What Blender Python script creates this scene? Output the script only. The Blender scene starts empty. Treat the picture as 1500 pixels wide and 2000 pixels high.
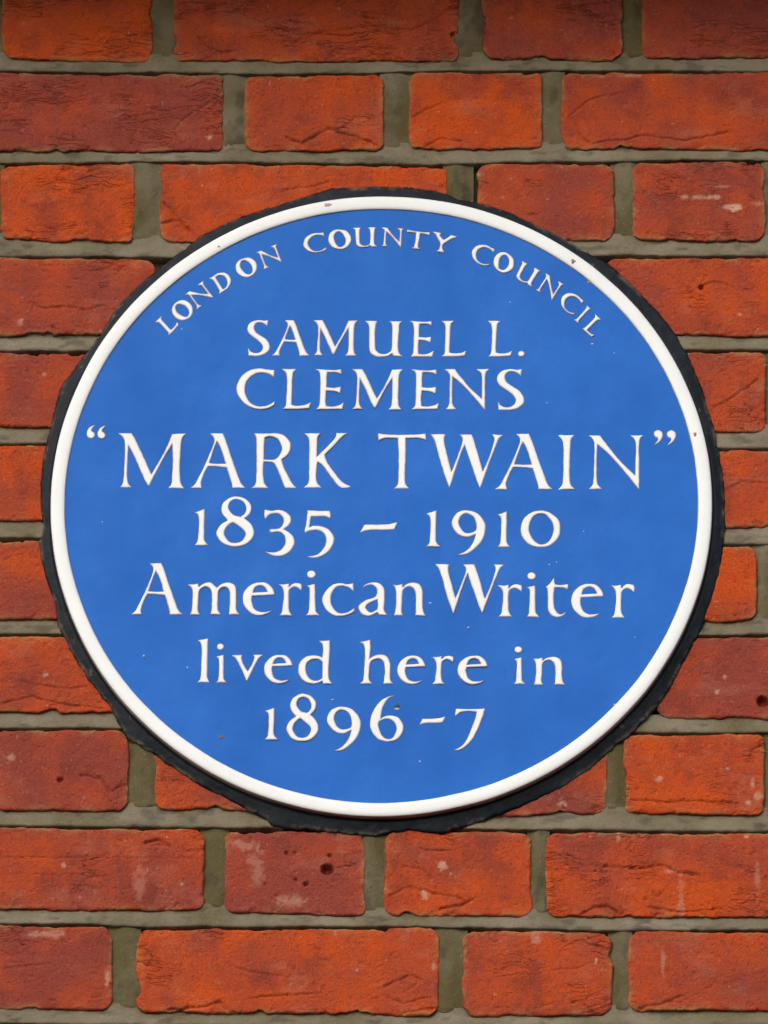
import bpy, math
import numpy as np

# ------------------------------------------------------------------ camera, light, exposure
scene = bpy.context.scene
MM = 0.001
PLAQUE_Z = 3.85                      # plaque centre above the pavement, metres
CAM = [120.766427, -2240.693042, 6039.024737, 0.354131, 0.019641, 0.010454, 16806.424564]                        # x, y, z (mm from plaque centre), pitch, yaw, roll, focal length in px of a 2000 px high frame
cam_data = bpy.data.cameras.new('camera')
cam = bpy.data.objects.new('camera', cam_data)
scene.collection.objects.link(cam)
scene.camera = cam
cam_data.sensor_fit = 'VERTICAL'
cam_data.sensor_height = 24.0
cam_data.lens = 24.0 * CAM[6] / 2000.0
cam_data.clip_start = 0.1
cam_data.clip_end = 200.0
from mathutils import Matrix, Vector
def _plaque_to_world():
    return Matrix(((1, 0, 0), (0, 0, -1), (0, 1, 0)))       # (x right, y up, z out of the wall) -> Blender axes
Rx = Matrix.Rotation(CAM[3], 3, 'X'); Ry = Matrix.Rotation(CAM[4], 3, 'Y'); Rz = Matrix.Rotation(CAM[5], 3, 'Z')
Mrot = _plaque_to_world() @ (Ry @ Rx @ Rz)
loc = Vector((CAM[0] * MM, -CAM[2] * MM, CAM[1] * MM + PLAQUE_Z))
cam.matrix_world = Matrix.Translation(loc) @ Mrot.to_4x4()

SUN_EL, SUN_ROT = math.radians(33), math.radians(200)
world = bpy.data.worlds.new('World'); scene.world = world; world.use_nodes = True
wn = world.node_tree.nodes; wl = world.node_tree.links
sky = wn.new('ShaderNodeTexSky'); sky.sky_type = 'NISHITA'; sky.sun_disc = False
sky.sun_elevation = SUN_EL; sky.sun_rotation = SUN_ROT; sky.air_density = 1.0; sky.dust_density = 4.0; sky.ozone_density = 1.0
bg = wn['Background']; bg.inputs['Strength'].default_value = 0.12
wl.new(sky.outputs[0], bg.inputs[0])
sun_data = bpy.data.lights.new('sun', 'SUN'); sun_data.energy = 1.3; sun_data.angle = math.radians(65); sun_data.color = (1.0, 0.98, 0.95)
sun = bpy.data.objects.new('sun', sun_data); scene.collection.objects.link(sun)
sd = Vector((math.sin(SUN_ROT) * math.cos(SUN_EL), math.cos(SUN_ROT) * math.cos(SUN_EL), math.sin(SUN_EL)))
sun.rotation_euler = sd.to_track_quat('Z', 'Y').to_euler()
sun.location = (0, -2, 8)
vs = scene.view_settings
vs.view_transform = 'Standard'; vs.look = 'None'; vs.gamma = 1.0; vs.use_curve_mapping = False
vs.exposure = 0.25
scene.render.resolution_x, scene.render.resolution_y = 768, 1024
scene.render.engine = 'CYCLES'

# ------------------------------------------------------------------ measured data (millimetres on the wall)
GLYPHS = {
'M':[[(0.0,1.0,1),(0.196,1.0,1),(0.246,0.9,0),(0.333,0.674,0),(0.486,0.257,1),(0.667,0.638,0),(0.79,0.982,1),(1.0,0.996,1),(0.942,0.918,0),(0.92,0.801,0),(0.906,0.475,0),(0.906,0.185,0),(0.92,0.076,0),(0.964,0.0,1),(0.725,0.0,1),(0.775,0.076,0),(0.786,0.185,0),(0.797,0.493,0),(0.794,0.801,1),(0.667,0.547,0),(0.536,0.239,0),(0.457,0.043,1),(0.428,0.058,1),(0.391,0.149,0),(0.261,0.511,0),(0.152,0.783,1),(0.145,0.62,0),(0.133,0.257,0),(0.152,0.094,0),(0.2,0.013,1),(0.014,0.013,1),(0.061,0.085,0),(0.08,0.221,0),(0.099,0.62,0),(0.094,0.855,0),(0.058,0.937,0)]],
'A':[[(0.364,0.996,1),(0.586,1.0,1),(0.646,0.862,0),(0.758,0.521,0),(0.859,0.231,0),(0.919,0.087,0),(1.0,0.004,1),(0.747,0.0,1),(0.741,0.087,0),(0.657,0.376,1),(0.475,0.395,0),(0.323,0.397,1),(0.253,0.262,0),(0.202,0.107,0),(0.212,0.0,1),(0.0,0.004,1),(0.081,0.066,0),(0.152,0.19,0),(0.293,0.479,0),(0.418,0.8,0),(0.43,0.913,0)],[(0.485,0.851,1),(0.556,0.707,0),(0.636,0.448,1),(0.485,0.442,0),(0.343,0.455,1),(0.414,0.665,0)]],
'R':[[(0.064,0.996,1),(0.372,0.996,0),(0.564,1.0,0),(0.734,0.955,0),(0.851,0.837,0),(0.866,0.719,0),(0.798,0.601,0),(0.67,0.52,1),(0.713,0.402,0),(0.84,0.185,0),(0.926,0.058,0),(1.0,0.004,1),(0.755,0.0,1),(0.713,0.058,0),(0.628,0.239,0),(0.543,0.402,0),(0.468,0.466,0),(0.287,0.478,1),(0.27,0.293,0),(0.287,0.112,0),(0.33,0.049,0),(0.394,0.0,1),(0.0,0.0,1),(0.085,0.058,0),(0.117,0.149,0),(0.121,0.529,0),(0.117,0.855,0),(0.106,0.937,0)],[(0.304,0.913,1),(0.372,0.937,0),(0.479,0.931,0),(0.606,0.873,0),(0.674,0.746,0),(0.649,0.638,0),(0.564,0.547,0),(0.479,0.52,0),(0.287,0.52,1),(0.291,0.71,0)]],
'K':[[(0.01,0.996,1),(0.357,1.0,1),(0.296,0.928,0),(0.286,0.838,0),(0.271,0.568,1),(0.439,0.712,0),(0.602,0.856,0),(0.673,0.946,0),(0.68,1.0,1),(0.918,1.0,1),(0.806,0.937,0),(0.622,0.766,0),(0.435,0.604,1),(0.5,0.459,0),(0.704,0.207,0),(0.847,0.09,0),(1.0,0.036,1),(0.908,0.005,0),(0.786,0.0,1),(0.684,0.072,0),(0.52,0.261,0),(0.378,0.423,0),(0.286,0.477,1),(0.265,0.297,0),(0.276,0.117,0),(0.367,0.009,1),(0.0,0.009,1),(0.082,0.081,0),(0.106,0.189,0),(0.112,0.532,0),(0.112,0.838,0),(0.092,0.919,0)]],
'T':[[(0.0,1.0,1),(0.198,0.975,0),(0.813,0.975,0),(0.989,0.994,1),(1.0,0.875,1),(0.835,0.91,0),(0.582,0.904,1),(0.576,0.569,0),(0.56,0.186,0),(0.582,0.071,0),(0.659,0.0,1),(0.319,0.0,1),(0.396,0.061,0),(0.418,0.167,0),(0.429,0.569,0),(0.413,0.904,1),(0.198,0.91,0),(0.088,0.895,0),(0.011,0.86,1)]],
'W':[[(0.0,1.0,1),(0.214,0.996,1),(0.195,0.927,0),(0.205,0.778,0),(0.296,0.302,1),(0.376,0.579,0),(0.441,0.837,0),(0.441,0.917,0),(0.402,0.996,1),(0.571,0.996,1),(0.607,0.857,0),(0.723,0.302,1),(0.809,0.579,0),(0.874,0.857,0),(0.874,0.937,0),(0.85,0.996,1),(1.0,0.986,1),(0.939,0.897,0),(0.896,0.758,0),(0.824,0.5,0),(0.689,0.004,1),(0.676,0.008,1),(0.607,0.262,0),(0.474,0.798,1),(0.419,0.619,0),(0.318,0.202,0),(0.273,0.0,1),(0.26,0.0,1),(0.173,0.341,0),(0.087,0.778,0),(0.058,0.897,0)]],
'I':[[(0.0,1.0,1),(0.938,1.0,1),(0.781,0.929,0),(0.731,0.798,0),(0.694,0.515,0),(0.688,0.253,0),(0.75,0.091,0),(1.0,0.004,1),(0.031,0.0,1),(0.25,0.081,0),(0.312,0.212,0),(0.331,0.515,0),(0.312,0.798,0),(0.25,0.909,0)]],
'N':[[(0.0,1.0,1),(0.222,0.996,1),(0.309,0.871,0),(0.579,0.521,0),(0.84,0.259,1),(0.846,0.572,0),(0.846,0.794,0),(0.82,0.915,0),(0.724,1.0,1),(1.0,1.0,1),(0.936,0.935,0),(0.913,0.814,0),(0.911,0.37,0),(0.911,0.0,1),(0.888,0.016,1),(0.676,0.289,0),(0.386,0.632,0),(0.174,0.824,1),(0.164,0.572,0),(0.164,0.228,0),(0.183,0.097,0),(0.261,0.002,1),(0.023,0.002,1),(0.087,0.087,0),(0.106,0.228,0),(0.116,0.572,0),(0.116,0.814,0),(0.087,0.915,0)]],
'oq':[[(0.449,1.0,1),(0.306,0.774,0),(0.245,0.602,0),(0.347,0.474,0),(0.418,0.301,0),(0.357,0.098,0),(0.204,0.023,0),(0.051,0.15,0),(0.0,0.414,0),(0.092,0.752,0),(0.27,0.955,0)],[(1.0,0.977,1),(0.857,0.752,0),(0.796,0.579,0),(0.898,0.451,0),(0.969,0.278,0),(0.908,0.075,0),(0.755,0.0,0),(0.602,0.128,0),(0.551,0.391,0),(0.643,0.729,0),(0.821,0.932,0)]],
'cq':[[(0.193,1.0,0),(0.371,0.87,0),(0.411,0.603,0),(0.32,0.298,0),(0.142,0.069,0),(0.015,0.015,1),(0.168,0.298,0),(0.168,0.45,0),(0.066,0.527,0),(0.0,0.718,0),(0.041,0.908,0)],[(0.782,0.985,0),(0.959,0.855,0),(1.0,0.588,0),(0.909,0.282,0),(0.731,0.053,0),(0.604,0.0,1),(0.756,0.282,0),(0.756,0.435,0),(0.655,0.511,0),(0.589,0.702,0),(0.629,0.893,0)]],
'S':[[(0.934,1.0,1),(0.89,0.832,1),(0.824,0.878,0),(0.648,0.933,0),(0.427,0.928,0),(0.295,0.826,0),(0.361,0.681,0),(0.604,0.565,0),(0.846,0.464,0),(1.0,0.304,0),(0.978,0.159,0),(0.758,0.043,0),(0.449,0.0,0),(0.053,0.009,1),(0.031,0.217,1),(0.141,0.116,0),(0.361,0.072,0),(0.581,0.107,0),(0.7,0.217,0),(0.643,0.333,0),(0.449,0.449,0),(0.141,0.58,0),(0.0,0.71,0),(0.031,0.855,0),(0.207,0.957,0),(0.493,1.0,0),(0.758,0.977,0)]],
'U':[[(0.0,1.0,1),(0.324,1.0,1),(0.284,0.872,0),(0.27,0.673,0),(0.27,0.332,0),(0.297,0.176,0),(0.405,0.091,0),(0.527,0.082,0),(0.662,0.148,0),(0.703,0.247,0),(0.716,0.531,0),(0.716,0.815,0),(0.689,0.929,0),(0.635,0.991,1),(1.0,0.991,1),(0.919,0.901,0),(0.9,0.73,0),(0.878,0.389,0),(0.884,0.162,0),(0.932,0.062,0),(1.0,0.014,1),(0.757,0.014,1),(0.711,0.091,1),(0.608,0.02,0),(0.446,0.0,0),(0.284,0.014,0),(0.149,0.105,0),(0.108,0.276,0),(0.108,0.673,0),(0.095,0.886,0)]],
'E':[[(0.0,1.0,1),(0.6,0.974,0),(0.909,0.995,1),(0.92,0.866,1),(0.745,0.91,0),(0.418,0.918,1),(0.4,0.768,0),(0.4,0.549,1),(0.673,0.536,0),(0.898,0.562,1),(0.873,0.394,1),(0.673,0.446,0),(0.389,0.464,1),(0.364,0.253,0),(0.382,0.085,1),(0.6,0.072,0),(0.855,0.111,0),(1.0,0.175,1),(0.945,0.008,1),(0.6,0.0,0),(0.018,0.0,1),(0.127,0.085,0),(0.156,0.253,0),(0.171,0.588,0),(0.171,0.845,0),(0.127,0.936,0)]],
'L':[[(0.0,1.0,1),(0.53,1.0,1),(0.406,0.923,0),(0.371,0.794,0),(0.343,0.381,0),(0.329,0.111,1),(0.512,0.088,0),(0.795,0.111,0),(1.0,0.175,1),(0.936,0.021,1),(0.512,0.0,0),(0.018,0.008,1),(0.124,0.085,0),(0.141,0.253,0),(0.166,0.588,0),(0.159,0.794,0),(0.124,0.91,0)]],
'C':[[(0.994,0.962,1),(0.989,0.772,1),(0.883,0.848,0),(0.689,0.894,0),(0.494,0.868,0),(0.3,0.734,0),(0.217,0.544,0),(0.231,0.367,0),(0.356,0.165,0),(0.55,0.076,0),(0.744,0.076,0),(0.911,0.139,0),(1.0,0.203,1),(0.994,0.101,1),(0.828,0.025,0),(0.606,0.0,0),(0.383,0.038,0),(0.161,0.165,0),(0.008,0.392,0),(0.0,0.595,0),(0.133,0.823,0),(0.356,0.962,0),(0.606,1.0,0),(0.828,0.97,0)]],
'dot':[[(1.0,0.5,0),(0.95,0.278,0),(0.81,0.098,0),(0.61,0.0,0),(0.39,0.0,0),(0.19,0.098,0),(0.05,0.278,0),(0.0,0.5,0),(0.05,0.722,0),(0.19,0.902,0),(0.39,1.0,0),(0.61,1.0,0),(0.81,0.902,0),(0.95,0.722,0)]],
'1':[[(0.0,0.901,1),(0.362,0.944,0),(0.725,1.0,1),(0.725,0.831,0),(0.703,0.493,0),(0.688,0.211,0),(0.761,0.099,0),(1.0,0.0,1),(0.0,0.0,1),(0.203,0.099,0),(0.275,0.296,0),(0.304,0.577,0),(0.304,0.746,0),(0.217,0.845,0)]],
'8':[[(0.517,1.0,0),(0.754,0.959,0),(0.922,0.836,0),(0.93,0.713,0),(0.866,0.621,0),(0.754,0.555,1),(0.922,0.447,0),(1.0,0.314,0),(0.978,0.191,0),(0.838,0.068,0),(0.615,0.0,0),(0.363,0.0,0),(0.14,0.068,0),(0.006,0.211,0),(0.0,0.314,0),(0.112,0.436,0),(0.293,0.518,1),(0.154,0.631,0),(0.106,0.754,0),(0.168,0.877,0),(0.335,0.969,0)],[(0.545,0.924,0),(0.698,0.877,0),(0.782,0.764,0),(0.754,0.662,0),(0.642,0.59,1),(0.447,0.631,0),(0.321,0.754,0),(0.349,0.857,0),(0.433,0.912,0)],[(0.433,0.477,1),(0.615,0.385,0),(0.754,0.293,0),(0.768,0.211,0),(0.67,0.109,0),(0.503,0.068,0),(0.335,0.098,0),(0.209,0.221,0),(0.223,0.334,0),(0.321,0.426,0)]],
'3':[[(0.056,1.0,1),(0.27,0.967,0),(0.467,0.989,0),(0.664,0.967,0),(0.862,0.869,0),(0.895,0.759,0),(0.829,0.661,0),(0.664,0.573,1),(0.829,0.508,0),(0.977,0.398,0),(1.0,0.267,0),(0.895,0.125,0),(0.697,0.026,0),(0.467,0.0,0),(0.237,0.037,0),(0.0,0.136,1),(0.171,0.092,0),(0.401,0.092,0),(0.599,0.158,0),(0.714,0.289,0),(0.697,0.42,0),(0.599,0.497,0),(0.467,0.519,0),(0.27,0.503,0),(0.211,0.54,0),(0.253,0.578,0),(0.434,0.584,0),(0.566,0.617,0),(0.658,0.726,0),(0.632,0.825,0),(0.5,0.902,0),(0.27,0.902,0),(0.155,0.858,0),(0.072,0.792,1),(0.039,0.88,0)]],
'5':[[(0.096,1.0,1),(0.436,0.989,0),(0.864,0.989,1),(0.893,0.881,0),(0.864,0.827,1),(0.686,0.87,0),(0.221,0.87,1),(0.186,0.752,0),(0.157,0.639,1),(0.329,0.676,0),(0.579,0.665,0),(0.829,0.59,0),(1.0,0.449,0),(0.989,0.32,0),(0.864,0.168,0),(0.614,0.05,0),(0.329,0.0,0),(0.061,0.028,1),(0.329,0.05,0),(0.543,0.125,0),(0.704,0.276,0),(0.721,0.428,0),(0.614,0.536,0),(0.4,0.583,0),(0.186,0.568,0),(0.025,0.525,1),(0.0,0.568,0),(0.061,0.752,0)]],
'-':[[(0.115,0.733,1),(0.496,0.733,0),(0.763,0.8,0),(1.0,1.0,1),(0.897,0.267,1),(0.649,0.2,0),(0.267,0.2,0),(0.0,0.0,1)]],
'9':[[(0.457,1.0,0),(0.739,0.942,0),(0.957,0.763,0),(1.0,0.568,0),(0.913,0.341,0),(0.696,0.146,0),(0.435,0.016,0),(0.174,0.0,1),(0.435,0.097,0),(0.63,0.276,0),(0.717,0.464,1),(0.478,0.396,0),(0.217,0.445,0),(0.022,0.617,0),(0.0,0.763,0),(0.109,0.909,0),(0.261,0.981,0)],[(0.457,0.925,0),(0.652,0.844,0),(0.73,0.666,0),(0.696,0.536,0),(0.478,0.487,0),(0.326,0.536,0),(0.209,0.698,0),(0.239,0.828,0),(0.326,0.903,0)]],
'0':[[(0.496,1.0,0),(0.735,0.941,0),(0.956,0.743,0),(1.0,0.506,0),(0.938,0.249,0),(0.735,0.051,0),(0.478,0.0,0),(0.221,0.071,0),(0.037,0.289,0),(0.0,0.526,0),(0.074,0.763,0),(0.257,0.941,0)],[(0.515,0.913,0),(0.68,0.842,0),(0.809,0.625,0),(0.82,0.407,0),(0.717,0.17,0),(0.533,0.079,0),(0.349,0.17,0),(0.221,0.407,0),(0.221,0.625,0),(0.331,0.842,0)]],
'm':[[(0.0,0.941,1),(0.111,0.941,0),(0.212,0.974,1),(0.226,0.859,1),(0.283,0.941,0),(0.374,1.0,0),(0.465,0.99,0),(0.566,0.843,1),(0.667,0.958,0),(0.778,1.0,0),(0.889,0.941,0),(0.939,0.778,0),(0.939,0.451,0),(0.943,0.157,0),(1.0,0.01,1),(0.798,0.01,1),(0.8,0.124,0),(0.812,0.451,0),(0.808,0.712,0),(0.758,0.843,0),(0.667,0.843,0),(0.602,0.729,0),(0.59,0.451,0),(0.59,0.157,0),(0.646,0.01,1),(0.444,0.02,1),(0.461,0.157,0),(0.469,0.516,0),(0.455,0.745,0),(0.384,0.859,0),(0.303,0.843,0),(0.232,0.729,0),(0.218,0.451,0),(0.21,0.157,0),(0.246,0.0,1),(0.051,0.01,1),(0.081,0.124,0),(0.097,0.451,0),(0.101,0.712,0),(0.081,0.843,0)]],
'e':[[(0.533,1.0,0),(0.75,0.977,0),(0.933,0.816,0),(1.0,0.628,1),(0.65,0.605,0),(0.3,0.595,1),(0.283,0.46,0),(0.35,0.233,0),(0.5,0.12,0),(0.683,0.104,0),(0.9,0.152,1),(0.75,0.045,0),(0.517,0.0,0),(0.283,0.055,0),(0.083,0.233,0),(0.0,0.476,0),(0.05,0.718,0),(0.217,0.896,0),(0.383,0.977,0)],[(0.317,0.686,1),(0.383,0.832,0),(0.533,0.906,0),(0.683,0.864,0),(0.777,0.718,1),(0.55,0.702,0)]],
'r':[[(0.0,0.967,1),(0.227,0.951,0),(0.445,0.984,1),(0.455,0.87,1),(0.591,0.967,0),(0.773,1.0,0),(0.977,0.967,1),(1.0,0.87,0),(0.977,0.756,1),(0.841,0.837,0),(0.682,0.87,0),(0.523,0.821,0),(0.455,0.723,0),(0.445,0.397,0),(0.455,0.202,0),(0.5,0.088,0),(0.6,0.0,1),(0.023,0.0,1),(0.145,0.104,0),(0.182,0.3,0),(0.218,0.56,0),(0.205,0.756,0),(0.136,0.87,0)]],
'i':[[(0.0,0.66,1),(0.338,0.684,0),(0.677,0.708,1),(0.699,0.577,0),(0.699,0.34,0),(0.714,0.126,0),(0.789,0.066,0),(1.0,0.0,1),(0.0,0.0,1),(0.188,0.066,0),(0.248,0.221,0),(0.278,0.411,0),(0.278,0.577,0),(0.188,0.636,0)],[(0.729,0.917,0),(0.698,0.88,0),(0.611,0.85,0),(0.483,0.833,0),(0.344,0.833,0),(0.217,0.85,0),(0.129,0.88,0),(0.098,0.917,0),(0.129,0.954,0),(0.217,0.983,0),(0.344,1.0,0),(0.483,1.0,0),(0.611,0.983,0),(0.698,0.954,0)]],
'c':[[(0.966,1.0,1),(0.966,0.752,1),(0.849,0.848,0),(0.681,0.903,0),(0.48,0.897,0),(0.329,0.768,0),(0.262,0.574,0),(0.279,0.348,0),(0.413,0.155,0),(0.581,0.09,0),(0.782,0.123,0),(1.0,0.252,1),(1.0,0.139,1),(0.849,0.058,0),(0.614,0.0,0),(0.379,0.01,0),(0.144,0.155,0),(0.0,0.413,0),(0.01,0.606,0),(0.144,0.816,0),(0.346,0.961,0),(0.581,0.994,0),(0.782,0.961,0)]],
'a':[[(0.08,0.818,1),(0.263,0.943,0),(0.518,1.0,0),(0.737,0.959,0),(0.883,0.818,0),(0.901,0.566,0),(0.876,0.22,0),(0.92,0.11,0),(1.0,0.031,1),(0.701,0.031,1),(0.646,0.11,1),(0.518,0.047,0),(0.336,0.0,0),(0.117,0.063,0),(0.0,0.22,0),(0.044,0.346,0),(0.263,0.472,0),(0.518,0.55,0),(0.609,0.629,0),(0.628,0.786,0),(0.518,0.906,0),(0.336,0.918,0)],[(0.646,0.487,1),(0.664,0.314,0),(0.628,0.189,1),(0.445,0.11,0),(0.318,0.157,0),(0.255,0.267,0),(0.336,0.362,0)]],
'n':[[(0.0,0.935,1),(0.162,0.926,0),(0.292,0.958,1),(0.308,0.855,1),(0.422,0.952,0),(0.617,1.0,0),(0.812,0.952,0),(0.916,0.758,0),(0.916,0.403,0),(0.935,0.145,0),(1.0,0.0,1),(0.682,0.0,1),(0.698,0.145,0),(0.708,0.468,0),(0.682,0.726,0),(0.568,0.861,0),(0.422,0.855,0),(0.308,0.742,0),(0.292,0.403,0),(0.276,0.145,0),(0.318,0.0,1),(0.032,0.0,1),(0.071,0.145,0),(0.104,0.468,0),(0.097,0.726,0),(0.065,0.855,0)]],
't':[[(0.375,1.0,1),(0.406,0.908,0),(0.438,0.835,1),(0.688,0.817,0),(1.0,0.842,1),(0.988,0.7,1),(0.75,0.751,0),(0.406,0.751,1),(0.375,0.487,0),(0.406,0.249,0),(0.562,0.103,0),(0.719,0.084,0),(0.938,0.15,1),(0.781,0.04,0),(0.531,0.0,0),(0.281,0.048,0),(0.125,0.194,0),(0.112,0.487,0),(0.094,0.725,0),(0.0,0.762,1),(0.188,0.853,0)]],
'l':[[(0.04,0.965,1),(0.44,0.981,0),(0.856,1.0,1),(0.84,0.788,0),(0.824,0.435,0),(0.8,0.153,0),(0.88,0.059,0),(1.0,0.0,1),(0.0,0.0,1),(0.216,0.082,0),(0.296,0.271,0),(0.344,0.553,0),(0.344,0.788,0),(0.264,0.906,0)]],
'v':[[(0.0,0.984,1),(0.357,0.992,1),(0.331,0.872,0),(0.39,0.632,0),(0.519,0.344,1),(0.649,0.632,0),(0.721,0.872,0),(0.688,1.0,1),(1.0,1.0,1),(0.877,0.872,0),(0.779,0.672,0),(0.617,0.272,0),(0.503,0.0,1),(0.477,0.0,1),(0.292,0.512,0),(0.146,0.832,0)]],
'd':[[(0.597,0.99,1),(0.761,0.99,0),(0.916,1.0,1),(0.916,0.779,0),(0.887,0.42,0),(0.881,0.18,0),(0.916,0.072,0),(1.0,0.0,1),(0.731,0.0,1),(0.707,0.067,1),(0.582,0.024,0),(0.433,0.0,0),(0.224,0.036,0),(0.06,0.156,0),(0.0,0.324,0),(0.045,0.492,0),(0.194,0.612,0),(0.403,0.655,0),(0.582,0.64,0),(0.701,0.6,1),(0.716,0.779,0),(0.701,0.899,0)],[(0.707,0.504,1),(0.701,0.3,0),(0.701,0.132,1),(0.582,0.079,0),(0.433,0.079,0),(0.284,0.168,0),(0.23,0.3,0),(0.239,0.444,0),(0.343,0.54,0),(0.493,0.571,0),(0.612,0.559,0)]],
'h':[[(0.0,0.948,1),(0.163,0.968,0),(0.327,1.0,1),(0.335,0.812,0),(0.306,0.568,1),(0.429,0.633,0),(0.612,0.666,0),(0.796,0.617,0),(0.89,0.455,0),(0.89,0.227,0),(0.906,0.081,0),(1.0,0.006,1),(0.694,0.006,1),(0.714,0.097,0),(0.735,0.325,0),(0.702,0.487,0),(0.592,0.562,0),(0.449,0.552,0),(0.327,0.471,0),(0.294,0.26,0),(0.294,0.097,0),(0.4,0.0,1),(0.02,0.006,1),(0.114,0.081,0),(0.143,0.26,0),(0.163,0.519,0),(0.171,0.779,0),(0.122,0.893,0)]],
'6':[[(0.759,1.0,1),(0.542,0.916,0),(0.387,0.738,0),(0.31,0.482,1),(0.449,0.542,0),(0.604,0.56,0),(0.82,0.527,0),(0.975,0.393,0),(1.0,0.271,0),(0.913,0.116,0),(0.728,0.016,0),(0.48,0.0,0),(0.232,0.06,0),(0.046,0.227,0),(0.0,0.404,0),(0.062,0.604,0),(0.232,0.804,0),(0.48,0.949,0)],[(0.263,0.404,0),(0.356,0.467,0),(0.511,0.489,0),(0.697,0.438,0),(0.789,0.316,0),(0.774,0.204,0),(0.681,0.082,0),(0.542,0.056,0),(0.387,0.104,0),(0.294,0.227,0),(0.257,0.338,0)]],
'7':[[(0.061,0.995,1),(0.307,0.986,0),(0.676,0.986,0),(1.0,1.0,1),(0.897,0.752,0),(0.749,0.482,0),(0.553,0.23,0),(0.332,0.068,0),(0.135,0.0,0),(0.0,0.011,1),(0.233,0.104,0),(0.43,0.302,0),(0.577,0.572,0),(0.676,0.77,0),(0.725,0.914,1),(0.504,0.932,0),(0.283,0.923,0),(0.16,0.887,0),(0.049,0.809,1),(0.025,0.878,0)]],
'Y':[[(0.0,1.0,1),(0.367,0.934,1),(0.319,0.809,0),(0.462,0.617,1),(0.676,0.754,0),(0.748,0.836,1),(1.0,0.754,1),(0.771,0.645,0),(0.581,0.508,0),(0.429,0.372,0),(0.414,0.208,0),(0.486,0.0,1),(0.129,0.071,1),(0.257,0.153,0),(0.305,0.317,0),(0.305,0.481,0),(0.2,0.727,0),(0.129,0.891,0)]],
'O':[[(0.508,1.0,0),(0.819,0.893,0),(1.0,0.565,0),(0.948,0.268,0),(0.715,0.03,0),(0.404,0.0,0),(0.119,0.179,0),(0.0,0.506,0),(0.093,0.833,0),(0.301,0.982,0)],[(0.508,0.881,0),(0.663,0.744,0),(0.756,0.476,0),(0.715,0.238,0),(0.585,0.119,0),(0.404,0.149,0),(0.275,0.417,0),(0.249,0.655,0),(0.352,0.845,0)]],
'D':[[(0.0,1.0,1),(0.263,0.985,0),(0.579,0.975,0),(0.895,0.8,0),(1.0,0.5,0),(0.895,0.2,0),(0.579,0.025,0),(0.316,0.01,0),(0.0,0.0,1),(0.116,0.15,0),(0.147,0.5,0),(0.116,0.875,0)],[(0.326,0.875,1),(0.553,0.86,0),(0.737,0.7,0),(0.789,0.475,0),(0.711,0.25,0),(0.526,0.11,0),(0.316,0.11,1),(0.326,0.5,0)]]}
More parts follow.
